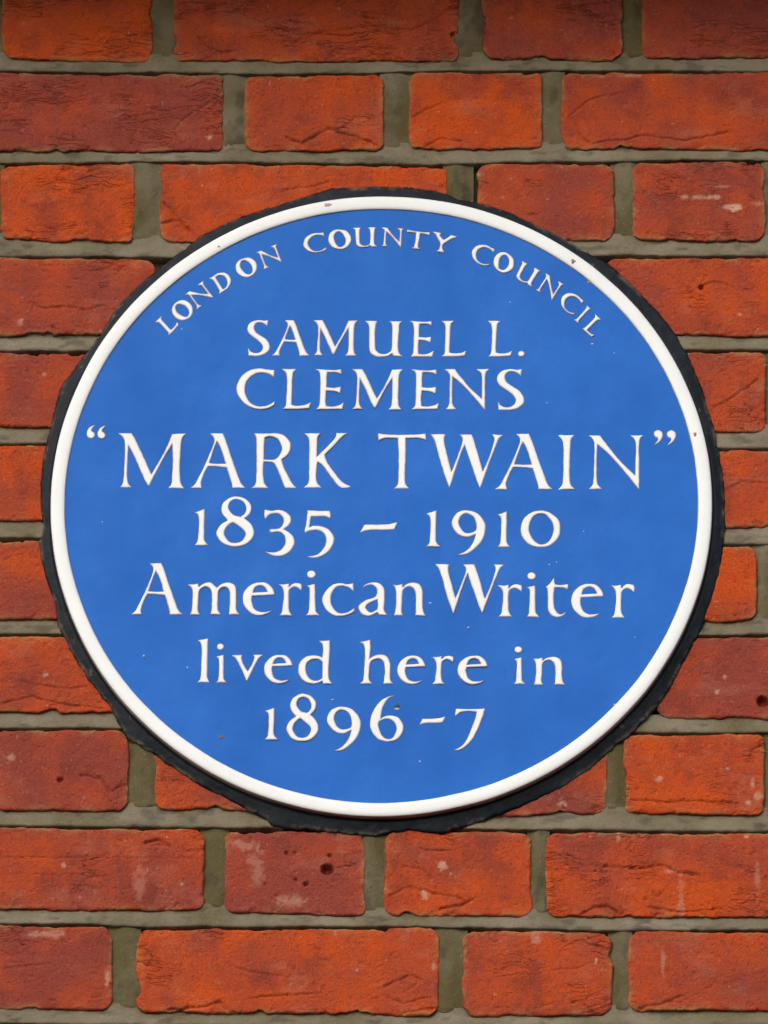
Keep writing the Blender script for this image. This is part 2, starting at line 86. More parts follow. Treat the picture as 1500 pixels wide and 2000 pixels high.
PLACED = [
('L',-161.69,133.87,7.88,8.66,-10.04,10.54,0.25),
('O',-152.52,142.56,11.66,10.73,-9.97,12.45,0.05),
('N',-140.91,155.05,13.11,10.81,-8.6,11.94,0.25),
('D',-124.12,167.32,11.43,8.12,-7.89,12.69,0.05),
('O',-107.77,178.41,14.28,7.27,-6.45,14.35,0.05),
('N',-91.07,187.74,15.14,6.68,-5.31,13.61,0.25),
('C',-59.61,199.86,16.28,2.84,-2.52,15.72,0.05),
('O',-41.34,203.56,17.14,1.68,-1.5,16.05,0.05),
('U',-22.93,205.59,18.0,0.74,-0.7,16.11,0.05),
('N',-1.73,207.02,15.98,-0.85,0.58,14.96,0.25),
('T',15.9,206.18,17.0,-2.35,1.6,14.11,0.25),
('Y',36.8,201.57,18.44,0.06,-0.14,17.34,0.05),
('C',64.5,195.59,14.59,-5.66,5.07,15.33,0.05),
('O',80.48,190.12,14.42,-7.18,6.21,14.55,0.05),
('U',97.46,182.2,15.06,-8.55,6.52,13.35,0.05),
('N',115.06,171.89,13.47,-9.0,7.5,13.03,0.25),
('C',131.04,159.74,12.02,-9.34,8.6,12.82,0.05),
('I',143.93,147.85,3.56,-3.43,9.54,11.46,0.05),
('L',150.22,140.68,7.34,-7.58,9.91,11.08,0.25),
('S',-101.9,117.3,16.52,0.06,-0.44,29.04,0.1),
('A',-83.61,117.61,28.18,0.1,-0.41,28.62,0.2),
('M',-51.96,117.72,33.19,0.12,-0.36,28.62,0.2),
('U',-13.36,116.87,28.55,0.1,-0.31,29.19,0.0),
('E',20.21,116.99,18.13,0.06,-0.26,29.19,0.0),
('L',44.12,117.24,18.9,0.07,-0.22,29.02,0.0),
('L',79.22,117.36,18.51,0.07,-0.16,29.02,0.0),
('dot',101.81,117.44,5.01,0.02,-0.02,4.55,0.0),
('C',-109.18,74.29,28.27,0.1,-0.52,32.87,0.0),
('L',-75.29,74.42,21.79,0.08,-0.45,32.46,0.0),
('E',-50.25,74.34,21.41,0.08,-0.41,32.62,0.0),
('M',-22.53,74.45,38.11,0.14,-0.36,32.37,0.2),
('E',21.73,74.61,21.01,0.08,-0.28,32.37,0.0),
('N',47.13,74.7,33.09,0.12,-0.24,32.37,0.2),
('S',86.38,74.19,20.01,0.07,-0.17,33.27,0.0),
('oq',-221.81,50.07,14.74,0.05,-0.24,10.91,0.0),
('M',-197.33,10.51,51.38,0.2,-0.91,44.21,0.0),
('A',-143.49,10.72,42.07,0.16,-0.78,44.13,0.0),
('R',-97.81,10.9,34.46,0.13,-0.67,44.2,0.0),
('K',-58.13,11.05,35.99,0.14,-0.58,44.2,0.0),
('T',-2.57,10.97,36.21,0.14,-0.45,44.52,0.0),
('W',36.43,11.82,54.84,0.21,-0.34,43.0,0.0),
('A',84.76,10.53,43.82,0.17,-0.24,44.84,0.0),
('I',131.84,10.71,13.49,0.05,-0.12,43.76,0.0),
('N',154.42,11.0,42.5,0.16,-0.07,43.56,0.0),
('cq',204.05,46.77,16.66,0.06,0.01,11.92,0.0),
('1',-139.4,-34.77,10.72,0.04,-0.51,29.14,0.0),
('8',-122.53,-35.52,27.72,0.11,-0.66,40.18,0.0),
('3',-87.96,-43.37,23.49,0.09,-0.55,37.53,0.0),
('5',-56.8,-44.46,21.96,0.09,-0.49,37.93,0.0),
('-',-15.55,-23.93,28.64,0.11,-0.09,8.57,0.0),
('1',33.9,-35.15,10.6,0.04,-0.24,29.13,0.0),
('9',53.23,-41.58,25.05,0.1,-0.25,35.47,0.0),
('1',86.92,-35.3,10.17,0.04,-0.15,28.67,0.0),
('0',104.55,-35.44,29.67,0.12,-0.13,29.36,0.0),
('A',-186.02,-90.06,39.14,0.16,-0.82,41.01,0.0),
('m',-143.74,-90.09,39.06,0.16,-0.46,25.8,0.0),
('e',-102.46,-90.33,24.05,0.1,-0.41,26.2,0.0),
('r',-75.67,-90.26,17.4,0.07,-0.36,25.96,0.0),
('i',-55.51,-90.17,10.49,0.04,-0.46,35.62,0.0),
('c',-42.84,-90.57,23.85,0.1,-0.32,26.24,0.0),
('a',-16.13,-90.46,21.9,0.09,-0.29,26.84,0.0),
('n',9.43,-90.07,24.41,0.1,-0.25,26.36,0.0),
('W',41.08,-87.83,51.34,0.21,-0.3,38.88,0.0),
('r',87.63,-90.48,18.27,0.07,-0.14,25.86,0.0),
('i',108.56,-90.63,10.33,0.04,-0.15,35.44,0.0),
('t',122.98,-90.82,17.27,0.07,-0.1,31.22,0.0),
('e',142.38,-91.14,24.36,0.1,-0.06,26.99,0.0),
('r',171.73,-91.02,17.84,0.07,-0.02,26.75,0.0),
('l',-135.45,-143.33,9.52,0.04,-0.6,34.62,0.0),
('i',-121.51,-143.28,8.37,0.04,-0.51,30.82,0.0),
('v',-110.11,-141.86,23.75,0.1,-0.33,20.56,0.0),
('e',-85.72,-143.93,21.31,0.09,-0.33,22.58,0.0),
('d',-60.29,-144.06,25.72,0.11,-0.45,34.29,0.0),
('h',-15.17,-144.03,26.17,0.11,-0.38,35.01,0.0),
('e',13.37,-144.15,20.88,0.09,-0.21,22.57,0.0),
('r',38.85,-143.8,16.35,0.07,-0.18,22.33,0.0),
('e',58.1,-143.96,22.36,0.09,-0.15,22.57,0.0),
('i',99.69,-143.54,8.74,0.04,-0.14,29.59,0.0),
('n',113.99,-144.05,23.72,0.1,-0.08,22.08,0.0),
('1',-84.77,-187.95,10.33,0.05,-0.37,25.12,0.0),
('8',-68.2,-188.92,23.31,0.1,-0.51,37.18,0.0),
('9',-38.12,-196.72,24.89,0.11,-0.42,34.81,0.0),
('6',-6.48,-189.05,24.82,0.11,-0.38,36.37,0.0),
('-',30.07,-175.83,19.21,0.08,-0.05,6.5,0.0),
('7',55.95,-195.75,23.13,0.1,-0.23,32.88,0.0)
]
COLLAR = [
(4.5,257.1),
(9.1,256.9),
(12.9,256.7),
(19.0,257.9),
(26.7,260.1),
(32.9,260.8),
(38.6,260.4),
(44.9,259.8),
(49.6,259.9),
(52.9,257.3),
(57.9,255.5),
(64.9,255.3),
(71.6,256.8),
(76.9,255.6),
(81.5,258.9),
(85.8,258.8),
(90.1,259.3),
(94.4,259.2),
(99.6,260.7),
(103.2,258.3),
(108.7,256.5),
(117.8,258.6),
(123.1,259.0),
(125.1,256.8),
(129.5,256.1),
(133.1,256.6),
(136.2,256.4),
(141.4,257.3),
(146.5,254.3),
(151.0,255.3),
(154.9,257.1),
(158.7,260.6),
(164.8,257.5),
(171.8,257.3),
(175.0,256.8),
(180.0,255.7),
(183.7,253.2),
(186.5,258.2),
(189.6,257.9),
(191.5,257.3),
(197.7,255.2),
(201.7,259.2),
(204.8,257.4),
(208.8,257.5),
(212.6,256.3),
(216.5,256.2),
(219.3,256.1),
(222.2,259.5),
(224.7,262.1),
(229.6,257.8),
(234.3,256.5),
(238.0,257.2),
(242.8,256.4),
(247.7,258.1),
(251.5,260.6),
(252.7,265.4),
(258.4,259.8),
(261.7,258.3),
(266.8,259.9),
(269.7,259.4),
(272.7,256.9),
(275.2,255.6),
(280.6,261.7),
(283.2,260.1),
(289.4,258.6),
(293.4,258.4),
(299.5,258.5),
(306.4,259.4),
(308.1,258.7),
(312.8,257.2),
(315.2,259.4),
(318.3,259.4),
(322.3,259.2),
(326.1,258.7),
(330.6,257.2),
(335.6,256.6),
(339.6,257.5),
(345.3,257.5),
(350.9,258.2),
(355.9,257.9),
(359.9,257.3)
]
BRICKS = [
(0,-426.9,425.8,-312.0,426.1,-424.9,364.3,-310.4,364.6,0.4),
(0,-295.1,427.0,-181.1,427.4,-293.5,365.5,-179.8,363.3,0.85),
(0,-163.4,427.4,54.7,428.0,-162.2,363.8,55.1,364.8,0.5),
(0,74.3,428.1,180.3,428.3,74.6,367.4,180.3,364.8,0.3),
(0,195.2,428.4,413.6,429.0,195.1,366.9,412.8,370.1,0.4),
(1,-342.2,352.2,-125.2,350.7,-340.4,289.0,-124.2,288.8,0.08),
(1,-107.1,349.9,-2.3,351.0,-106.2,289.3,-1.7,290.5,0.6),
(1,18.0,353.2,118.5,353.9,18.6,291.4,118.7,291.7,0.85),
(1,134.1,353.1,352.1,354.2,134.3,292.2,351.6,291.1,0.55),
(2,-414.2,275.3,-308.8,275.6,-412.3,213.8,-307.2,214.2,0.5),
(2,-292.4,275.2,-191.4,277.2,-290.9,216.8,-190.2,213.7,0.95),
(2,-170.4,278.1,46.7,275.4,-169.2,214.6,47.2,215.4,0.7),
(2,71.3,277.6,173.7,277.9,71.6,216.3,173.7,216.6,0.3),
(2,188.8,279.3,288.5,280.0,188.8,217.1,288.1,217.0,0.35),
(2,303.6,280.0,508.9,280.7,303.2,217.0,507.9,217.7,0.5),
(3,-390.5,200.5,-174.3,198.7,-388.5,136.7,-173.2,138.7,0.35),
(3,167.9,200.7,383.7,202.2,167.9,140.7,383.0,137.3,0.45),
(4,-424.9,122.0,-324.2,122.3,-423.0,64.0,-322.6,64.4,0.4),
(4,-308.7,122.4,-206.1,121.9,-307.1,63.6,-204.9,64.8,0.28),
(4,186.1,125.0,287.6,124.5,186.1,63.8,287.3,61.7,0.5),
(4,302.7,124.6,514.0,125.3,302.3,62.6,512.9,63.4,0.4),
(5,-395.4,46.4,-179.6,48.5,-393.5,-13.1,-178.4,-10.6,0.75),
(5,189.9,44.9,293.7,46.1,189.9,-14.9,293.4,-13.7,0.55),
(5,309.1,46.2,408.9,46.6,308.7,-14.5,408.2,-14.1,0.55),
(6,-439.2,-28.8,-333.5,-28.4,-437.1,-90.7,-331.8,-90.3,0.5),
(6,-316.2,-28.3,-212.6,-28.8,-314.6,-91.0,-211.3,-89.0,0.25),
(6,172.7,-30.5,279.9,-30.9,172.7,-89.0,279.6,-88.6,0.7),
(6,294.0,-30.8,511.2,-30.0,293.7,-89.3,510.2,-88.5,0.5),
(7,-409.8,-104.8,-191.8,-105.1,-407.9,-165.0,-190.7,-162.4,0.7),
(7,207.1,-103.5,426.2,-101.7,207.0,-164.8,425.4,-165.8,0.22),
(8,-399.8,-179.4,-300.8,-179.0,-397.8,-241.1,-299.1,-240.7,0.5),
(8,-285.5,-178.5,-186.9,-178.5,-284.0,-239.8,-185.7,-239.4,0.12),
(8,-166.7,-180.0,-61.0,-179.6,-165.6,-238.1,-60.2,-239.6,0.6),
(8,62.6,-179.8,168.6,-179.4,63.0,-243.0,168.7,-241.0,0.25),
(8,183.0,-180.1,285.6,-180.1,183.0,-240.1,285.2,-241.2,0.8),
(8,300.0,-180.0,512.4,-179.1,299.6,-241.2,511.3,-240.2,0.5),
(9,-344.3,-254.8,-129.3,-255.9,-342.5,-317.2,-128.2,-317.0,0.38),
(9,-113.0,-256.6,-10.0,-255.3,-112.0,-317.7,-9.3,-320.0,0.12),
(9,5.6,-255.2,112.7,-256.4,6.2,-319.9,112.9,-319.8,0.65),
(9,124.4,-256.7,344.8,-256.9,124.6,-320.5,344.3,-321.1,0.62),
(10,-417.7,-330.2,-313.8,-329.7,-415.6,-393.3,-312.1,-392.8,0.4),
(10,-299.8,-330.5,-195.9,-331.5,-298.1,-393.5,-194.6,-393.8,0.4),
(10,-176.6,-333.4,45.1,-331.6,-175.4,-395.2,45.6,-396.9,0.68),
(10,64.4,-332.7,172.5,-333.7,64.8,-397.2,172.5,-395.1,0.42),
(10,185.3,-333.7,396.8,-332.7,185.3,-392.7,396.2,-391.6,0.68),
(11,-351.2,-406.3,-234.6,-407.3,-349.4,-468.8,-233.2,-468.2,0.4),
(11,-219.5,-408.0,-114.3,-408.3,-218.2,-468.1,-113.3,-467.6,0.6),
(11,-99.2,-408.2,5.9,-407.7,-98.3,-469.5,6.5,-468.9,0.3),
(11,20.9,-409.2,238.6,-407.3,21.5,-468.9,238.4,-467.8,0.6),
(11,253.6,-406.4,358.5,-405.9,253.3,-467.7,357.9,-467.1,0.5),
(12,-405.1,-483.9,-296.5,-483.3,-403.2,-544.7,-294.9,-544.1,0.4),
(12,-281.5,-483.2,-172.9,-482.7,-279.9,-544.1,-171.7,-543.5,0.7),
(12,-157.9,-483.4,55.3,-482.3,-156.8,-543.4,55.7,-542.3,0.4),
(12,70.2,-483.0,178.6,-482.4,70.6,-543.4,178.6,-542.8,0.6),
(12,193.5,-482.4,410.0,-481.2,193.5,-542.7,409.3,-541.6,0.5),
(-1,-449.1,501.5,-322.6,501.9,-447.0,440.4,-321.0,440.7,0.4),
(-1,-306.8,501.9,-202.2,502.2,-305.3,440.7,-201.0,441.0,0.5),
(-1,-186.4,502.2,-83.9,502.5,-185.2,441.1,-83.0,441.3,0.7),
(-1,-68.1,502.5,146.8,503.1,-67.3,441.4,146.9,442.0,0.3),
(-1,162.5,503.1,262.9,503.3,162.6,442.0,262.7,442.3,0.5),
(-1,278.7,503.4,485.3,503.9,278.4,442.3,484.3,442.9,0.5),
(-2,-380.2,577.2,-162.1,577.7,-378.3,515.6,-161.0,516.1,0.4),
(-2,-146.3,577.8,-47.3,578.0,-145.2,516.1,-46.6,516.4,0.5),
(-2,-31.5,578.0,67.5,578.3,-30.8,516.4,67.9,516.7,0.7),
(-2,83.3,578.3,296.8,578.8,83.6,516.7,296.5,517.2,0.3),
(-2,312.6,578.8,411.4,579.1,312.2,517.3,410.7,517.5,0.3)
]
CREASES = [
([(-107.9,401.0),(-88.2,392.5),(-68.5,385.8),(-41.1,389.3),(-13.7,391.9),(17.7,388.6)],1.6,1.0),
([(-143.7,383.0),(-136.9,374.5),(-127.1,371.1),(-115.3,372.4)],1.8,1.0),
([(-76.2,375.5),(-52.8,387.5),(-29.3,384.2),(-3.9,388.5)],1.2,0.8),
([(0.1,386.0),(17.7,387.7),(37.2,398.9),(48.9,407.9)],1.5,0.9),
([(-75.2,300.0),(-63.4,294.9),(-44.0,307.7),(-20.5,299.3),(-6.8,294.3)],2.0,1.2),
([(-159.3,309.4),(-147.7,320.1),(-130.3,330.7)],1.2,0.8),
([(-167.8,246.1),(-157.9,233.6),(-144.0,218.9)],1.8,1.0),
([(-168.3,229.3),(-155.9,231.5),(-146.0,223.1)],1.6,1.0),
([(-82.3,256.1),(-59.0,259.1),(-43.5,263.4)],1.2,0.8),
([(20.3,316.3),(30.0,322.7),(41.7,329.1)],1.5,1.0),
([(30.2,293.1),(41.9,299.5),(57.5,297.4)],1.4,0.9),
([(139.3,318.8),(158.8,333.7),(182.2,338.0)],1.2,0.8),
([(158.8,295.6),(197.8,302.1),(229.0,297.9),(260.2,305.2)],1.5,0.9),
([(143.2,316.7),(149.1,303.2),(155.0,295.6)],1.4,0.9),
([(-267.1,164.2),(-257.3,159.2),(-243.8,160.9),(-224.3,158.5),(-212.8,161.8)],1.5,0.9),
([(238.4,178.4),(250.0,183.4),(259.7,180.1)],1.3,0.8),
([(247.7,78.9),(267.0,91.3),(282.5,103.8)],1.3,0.8),
([(257.1,13.2),(270.5,21.4),(289.7,19.4)],1.1,0.8),
([(-278.5,-156.4),(-259.5,-151.5),(-232.7,-157.8),(-206.0,-160.1)],1.4,0.8),
([(-267.4,-139.4),(-240.6,-145.3),(-213.9,-143.2)],1.1,0.7),
([(-220.0,-213.5),(-206.7,-214.7),(-198.9,-225.4),(-186.5,-219.4)],1.8,1.1),
([(188.0,-230.5),(212.6,-232.0),(235.3,-231.1),(265.6,-232.6)],1.3,0.7),
([(-171.5,-265.2),(-162.1,-263.2),(-154.5,-267.1),(-165.8,-268.0)],1.8,1.1),
([(-279.2,-276.8),(-241.3,-277.9),(-195.9,-276.9),(-135.3,-277.4)],0.8,0.6),
([(-278.9,-289.6),(-244.8,-290.6),(-214.6,-289.7)],0.7,0.6),
([(31.0,-269.5),(42.4,-271.0),(53.7,-270.1)],1.2,0.7),
([(19.8,-282.2),(35.0,-286.1),(44.5,-300.0)],1.2,0.7),
([(8.7,-306.1),(23.7,-298.1),(42.7,-303.9),(61.6,-307.8)],1.3,0.8),
([(46.5,-315.8),(61.6,-312.9),(69.1,-307.8)],1.8,1.0),
([(167.2,-281.5),(186.1,-283.8),(208.7,-280.6),(220.0,-286.1),(238.9,-288.3)],2.0,1.1),
([(150.3,-319.2),(159.7,-314.1),(171.0,-313.2),(178.5,-319.1),(180.4,-317.9)],2.0,1.1),
([(201.1,-313.1),(223.8,-317.7),(250.1,-314.8)],1.4,0.9),
([(203.0,-302.0),(206.8,-305.1),(209.5,-302.7)],1.2,0.7),
([(-152.1,-394.3),(-125.8,-391.5),(-114.6,-387.5),(-108.9,-394.1)],1.8,1.0),
([(-92.1,-385.4),(-65.8,-382.9),(-43.2,-381.2)],1.3,0.8),
([(-103.7,-361.9),(-88.6,-365.7),(-71.6,-367.6)],1.0,0.6),
([(197.3,-390.3),(208.6,-388.6),(223.6,-381.9)],1.6,1.0),
([(5.6,-375.1),(24.3,-367.2),(33.8,-371.0),(24.4,-378.9)],1.4,0.8),
([(-273.3,-362.7),(-254.5,-360.6),(-239.5,-358.6)],0.9,0.6),
([(7.6,-383.0),(20.8,-388.8),(35.8,-384.8)],1.3,0.8),
([(129.6,-362.7),(148.5,-361.4),(159.7,-356.7)],0.9,0.6),
([(20.8,-396.6),(43.3,-391.8),(54.6,-394.5)],1.2,0.8)
]
PITS = [
(-37.2,-285.3,4.7),
(-67.3,-272.7,1.4),
(-60.2,-293.7,1.6),
(-53.0,-297.2,2.0),
(-82.8,-297.4,1.2),
(-61.6,-272.7,1.2),
(-35.1,-274.5,1.6),
(240.3,177.6,2.3),
(-75.2,-246.8,1.2),
(284.9,-153.2,4.7),
(-235.9,-217.2,2.3),
(-120.6,332.0,1.6),
(51.0,386.1,2.3)
]
LIME = [
(-133.7,299.8,3.4,2.9,0.9),
(-197.1,387.1,1.1,1.2,0.8),
(-138.9,260.1,1.5,1.2,0.8),
(96.0,399.5,3.0,1.6,0.6),
(263.8,242.9,9.9,3.3,1.4),
(240.5,251.6,19.0,2.0,0.9),
(252.2,260.5,13.3,1.2,0.6),
(-274.5,148.3,4.6,3.3,0.8),
(-255.7,106.0,1.5,2.0,0.6),
(-248.5,-134.5,2.7,2.5,0.9),
(-273.6,-199.8,4.6,3.3,0.6),
(48.2,-282.1,3.4,4.5,1.0),
(34.4,-304.0,3.8,4.9,0.9),
(53.9,-288.4,1.1,1.2,0.7),
(136.1,-233.1,4.6,3.7,0.9),
(208.1,-214.4,3.4,2.9,0.8),
(277.0,-217.3,2.3,4.9,0.9),
(280.7,-227.3,3.8,3.3,0.7),
(273.2,-232.5,2.7,2.5,0.8),
(256.2,-206.2,3.8,1.6,0.9),
(210.7,-256.3,1.5,1.2,1.0),
(272.3,-258.8,2.7,1.6,1),
(177.7,-259.2,1.9,4.1,0.6),
(-99.6,-266.9,9.5,4.9,0.5),
(-89.8,-282.7,6.8,16.4,0.4),
(-63.0,-310.4,15.2,5.7,0.5),
(-231.7,-283.4,1.9,2.0,0.9),
(-144.4,-297.3,1.5,1.6,0.8),
(-219.5,-307.9,1.1,1.2,0.8),
(-175.8,-301.0,5.3,16.4,0.35),
(-198.1,-370.2,2.7,5.7,0.9),
(-243.7,-336.9,19.0,4.1,0.6),
(-14.5,-363.4,1.1,1.2,0.7),
(-30.6,-334.7,1.5,3.3,0.6),
(-62.9,-374.3,1.1,1.2,0.7),
(161.2,-355.5,0.9,2.5,1.1),
(117.1,-337.2,4.6,6.6,0.5),
(41.2,-359.6,2.3,4.9,0.6),
(216.3,-285.3,5.3,4.1,0.6),
(223.8,-309.0,3.0,20.5,0.4),
(210.5,-356.4,1.9,10.2,0.45),
(228.0,-130.0,1.1,1.2,0.9),
(250.8,-145.3,1.9,2.0,0.9),
(256.5,-133.9,1.5,1.6,0.8),
(111.9,354.8,5.3,1.2,0.5),
(162.7,350.7,9.5,1.2,0.5),
(186.1,351.6,9.5,1.6,0.7),
(69.4,270.0,7.6,2.0,0.8),
(88.9,251.2,3.0,2.0,0.6),
(269.2,155.6,1.5,1.2,0.8),
(283.2,245.5,5.3,2.5,0.5),
(-99.0,-178.9,11.4,4.1,0.3),
(-150.9,-252.0,3.0,3.3,0.3),
(280.4,-290.9,2.3,16.4,0.4)
]
CHIPS = [
(13.5,-163.5,2.31,1.07,'cream'),
(13.5,-161.0,2.7,1.64,'dark'),
(-116.9,-186.1,2.7,1.43,'brown'),
(143.4,194.5,2.31,2.05,'rust'),
(-43.0,239.9,3.46,2.05,'grey'),
(155.5,178.3,2.7,1.64,'rust'),
(234.8,54.8,1.93,2.46,'rust'),
(95.6,161.8,0.77,0.82,'white'),
(174.6,-159.1,0.77,0.82,'white'),
(126.0,-49.0,0.92,0.98,'white'),
(131.4,-47.0,0.77,0.82,'white'),
(37.2,-79.8,1.16,0.98,'white'),
(-142.9,-131.5,0.85,1.07,'white'),
(-175.5,-122.4,0.92,0.98,'white'),
(189.8,-106.3,0.62,0.66,'white'),
(65.9,-99.1,0.77,0.82,'white'),
(-151.9,138.9,0.77,0.82,'white'),
(30.6,-204.3,1.16,0.82,'white'),
(157.9,128.0,1.16,0.82,'white'),
(174.4,120.6,0.77,0.82,'white'),
(-208.6,-16.5,0.77,0.82,'white'),
(-34.4,-156.4,1.16,0.82,'white'),
(151.6,-22.5,0.77,0.82,'white'),
(123.7,80.3,0.77,0.82,'white'),
(-125.2,205.7,1.54,1.23,'grey')
]

# ------------------------------------------------------------------ noise and mesh helpers
def table(seed):
    return np.random.RandomState(seed).rand(256, 256)
_T = {}
def vnoise(x, y, seed):
    if seed not in _T: _T[seed] = table(seed)
    t = _T[seed]
    xi = np.floor(x).astype(int); yi = np.floor(y).astype(int)
    fx = x - xi; fy = y - yi
    fx = fx * fx * fx * (fx * (fx * 6 - 15) + 10); fy = fy * fy * fy * (fy * (fy * 6 - 15) + 10)
    a = t[xi & 255, yi & 255]; b = t[(xi + 1) & 255, yi & 255]
    c = t[xi & 255, (yi + 1) & 255]; d = t[(xi + 1) & 255, (yi + 1) & 255]
    return ((a * (1 - fx) + b * fx) * (1 - fy) + (c * (1 - fx) + d * fx) * fy) * 2 - 1
def fbm(x, y, seed, octv=4, gain=0.5):
    s = 0; a = 1.0; n = 0
    for o in range(octv):
        s = s + a * vnoise(x * 2 ** o + 13.7 * o, y * 2 ** o + 7.1 * o, seed + o); n += a; a *= gain
    return s / n
def smooth(a, b, x):
    t = np.clip((x - a) / (b - a), 0, 1); return t * t * (3 - 2 * t)

def make_obj(name, verts, faces, mat, parent, attrs=None, smooth_shade=True, origin=(0, 0, 0)):
    """verts in plaque millimetres (x right, y up, z out of wall); origin in the same space; parent sits at the plaque centre"""
    v = np.asarray(verts, float) - np.asarray(origin, float)
    w = np.stack([v[:, 0], -v[:, 2], v[:, 1]], 1) * MM
    me = bpy.data.meshes.new(name)
    me.from_pydata(w.tolist(), [], faces if isinstance(faces, list) else faces.tolist())
    if attrs:
        for k, val in attrs.items():
            at = me.attributes.new(k, 'FLOAT', 'POINT'); at.data.foreach_set('value', np.asarray(val, np.float32).ravel())
    if smooth_shade: me.polygons.foreach_set('use_smooth', [True] * len(me.polygons))
    me.materials.append(mat); me.update()
    ob = bpy.data.objects.new(name, me); scene.collection.objects.link(ob)
    ob.parent = parent
    ob.location = (origin[0] * MM, -origin[2] * MM, origin[1] * MM)
    return ob
def grid_faces(nx, ny):
    """quads for an array indexed [j*nx+i], j upward: counter-clockwise seen from the viewer"""
    i, j = np.meshgrid(np.arange(nx - 1), np.arange(ny - 1))
    a = (j * nx + i).ravel()
    return np.stack([a, a + 1, a + nx + 1, a + nx], 1)

# ------------------------------------------------------------------ materials
def new_mat(name):
    m = bpy.data.materials.new(name); m.use_nodes = True
    return m, m.node_tree.nodes, m.node_tree.links, m.node_tree.nodes['Principled BSDF']
def N(nodes, t, **kw):
    n = nodes.new(t)
    for k, v in kw.items():
        if k in n.inputs: n.inputs[k].default_value = v
        else: setattr(n, k, v)
    return n
def attr(nodes, name):
    n = nodes.new('ShaderNodeAttribute'); n.attribute_name = name; return n.outputs['Fac']
def mixc(nodes, links, fac, a, b, blend='MIX'):
    n = nodes.new('ShaderNodeMix'); n.data_type = 'RGBA'; n.blend_type = blend
    for sock, v in ((n.inputs[0], fac), (n.inputs[6], a), (n.inputs[7], b)):
        if hasattr(v, 'links'): links.new(v, sock)
        elif isinstance(v, tuple): sock.default_value = v + (1.0,) if len(v) == 3 else v
        else: sock.default_value = v
    return n.outputs[2]
def ramp(nodes, links, fac, lo, hi):
    n = nodes.new('ShaderNodeMapRange'); n.inputs[1].default_value = lo; n.inputs[2].default_value = hi
    links.new(fac, n.inputs[0]); return n.outputs[0]
def math_(nodes, links, op, a, b):
    n = nodes.new('ShaderNodeMath'); n.operation = op
    for s, v in ((n.inputs[0], a), (n.inputs[1], b)):
        if hasattr(v, 'links'): links.new(v, s)
        else: s.default_value = v
    return n.outputs[0]
def noise(nodes, links, vec, scale, detail=4, rough=0.6):
    n = nodes.new('ShaderNodeTexNoise'); n.inputs['Scale'].default_value = scale; n.inputs['Detail'].default_value = detail
    n.inputs['Roughness'].default_value = rough
    if vec is not None: links.new(vec, n.inputs['Vector'])
    return n.outputs[0]
def wpos(nodes):
    return nodes.new('ShaderNodeNewGeometry').outputs['Position']
def bump(nodes, links, height, dist, strength=1.0, prev=None):
    n = nodes.new('ShaderNodeBump'); n.inputs['Distance'].default_value = dist; n.inputs['Strength'].default_value = strength
    links.new(height, n.inputs['Height'])
    if prev is not None: links.new(prev, n.inputs['Normal'])
    return n.outputs[0]

# fired clay
m_brick, n, l, b = new_mat('fired_clay')
pos = wpos(n)
mott = noise(n, l, pos, 26.0, 5, 0.58)
tone = math_(n, l, 'ADD', attr(n, 'tone'), math_(n, l, 'MULTIPLY', math_(n, l, 'SUBTRACT', mott, 0.5), 2.0))
col = mixc(n, l, ramp(n, l, tone, 0.0, 1.0), (0.260, 0.055, 0.040), (0.500, 0.076, 0.015))
dull = noise(n, l, pos, 40.0, 5, 0.62)
col = mixc(n, l, ramp(n, l, dull, 0.50, 0.80), col, (0.185, 0.040, 0.030))
grain = noise(n, l, pos, 900.0, 3, 0.7)
col = mixc(n, l, math_(n, l, 'MULTIPLY', ramp(n, l, grain, 0.48, 0.70), 0.55), col, (0.12, 0.020, 0.012))
sand = noise(n, l, pos, 520.0, 2, 0.6)
col = mixc(n, l, math_(n, l, 'MULTIPLY', ramp(n, l, sand, 0.62, 0.80), 0.35), col, (0.55, 0.23, 0.11))
col = mixc(n, l, attr(n, 'smear'), col, (0.33, 0.20, 0.09))
col = mixc(n, l, attr(n, 'lime'), col, (0.56, 0.36, 0.27))
l.new(col, b.inputs['Base Color']); b.inputs['Roughness'].default_value = 0.9
b.inputs['Specular IOR Level'].default_value = 0.08
nb = bump(n, l, noise(n, l, pos, 260.0, 5, 0.65), 0.0012)
nb = bump(n, l, grain, 0.0010, 0.9, nb)
# fine drag lines left in the clay by the mould, only where the brick carries them
wv = N(n, 'ShaderNodeMapping'); wv.inputs['Scale'].default_value = (1.0, 1.0, 7.0); l.new(pos, wv.inputs['Vector'])
warp = noise(n, l, pos, 45.0, 3, 0.55)
wv2 = n.new('ShaderNodeVectorMath'); wv2.operation = 'ADD'; l.new(wv.outputs[0], wv2.inputs[0])
cmb = n.new('ShaderNodeCombineXYZ'); l.new(math_(n, l, 'MULTIPLY', warp, 0.09), cmb.inputs[2]); l.new(cmb.outputs[0], wv2.inputs[1])
dr = noise(n, l, wv2.outputs[0], 40.0, 2, 0.5)
dr = math_(n, l, 'ABSOLUTE', math_(n, l, 'SUBTRACT', dr, 0.5), 0.0)
groove = math_(n, l, 'MULTIPLY', math_(n, l, 'SUBTRACT', 1.0, ramp(n, l, dr, 0.0, 0.03)), attr(n, 'drag'))
nb = bump(n, l, math_(n, l, 'MULTIPLY', groove, -1.0), 0.0009, 1.0, nb)
l.new(nb, b.inputs['Normal'])

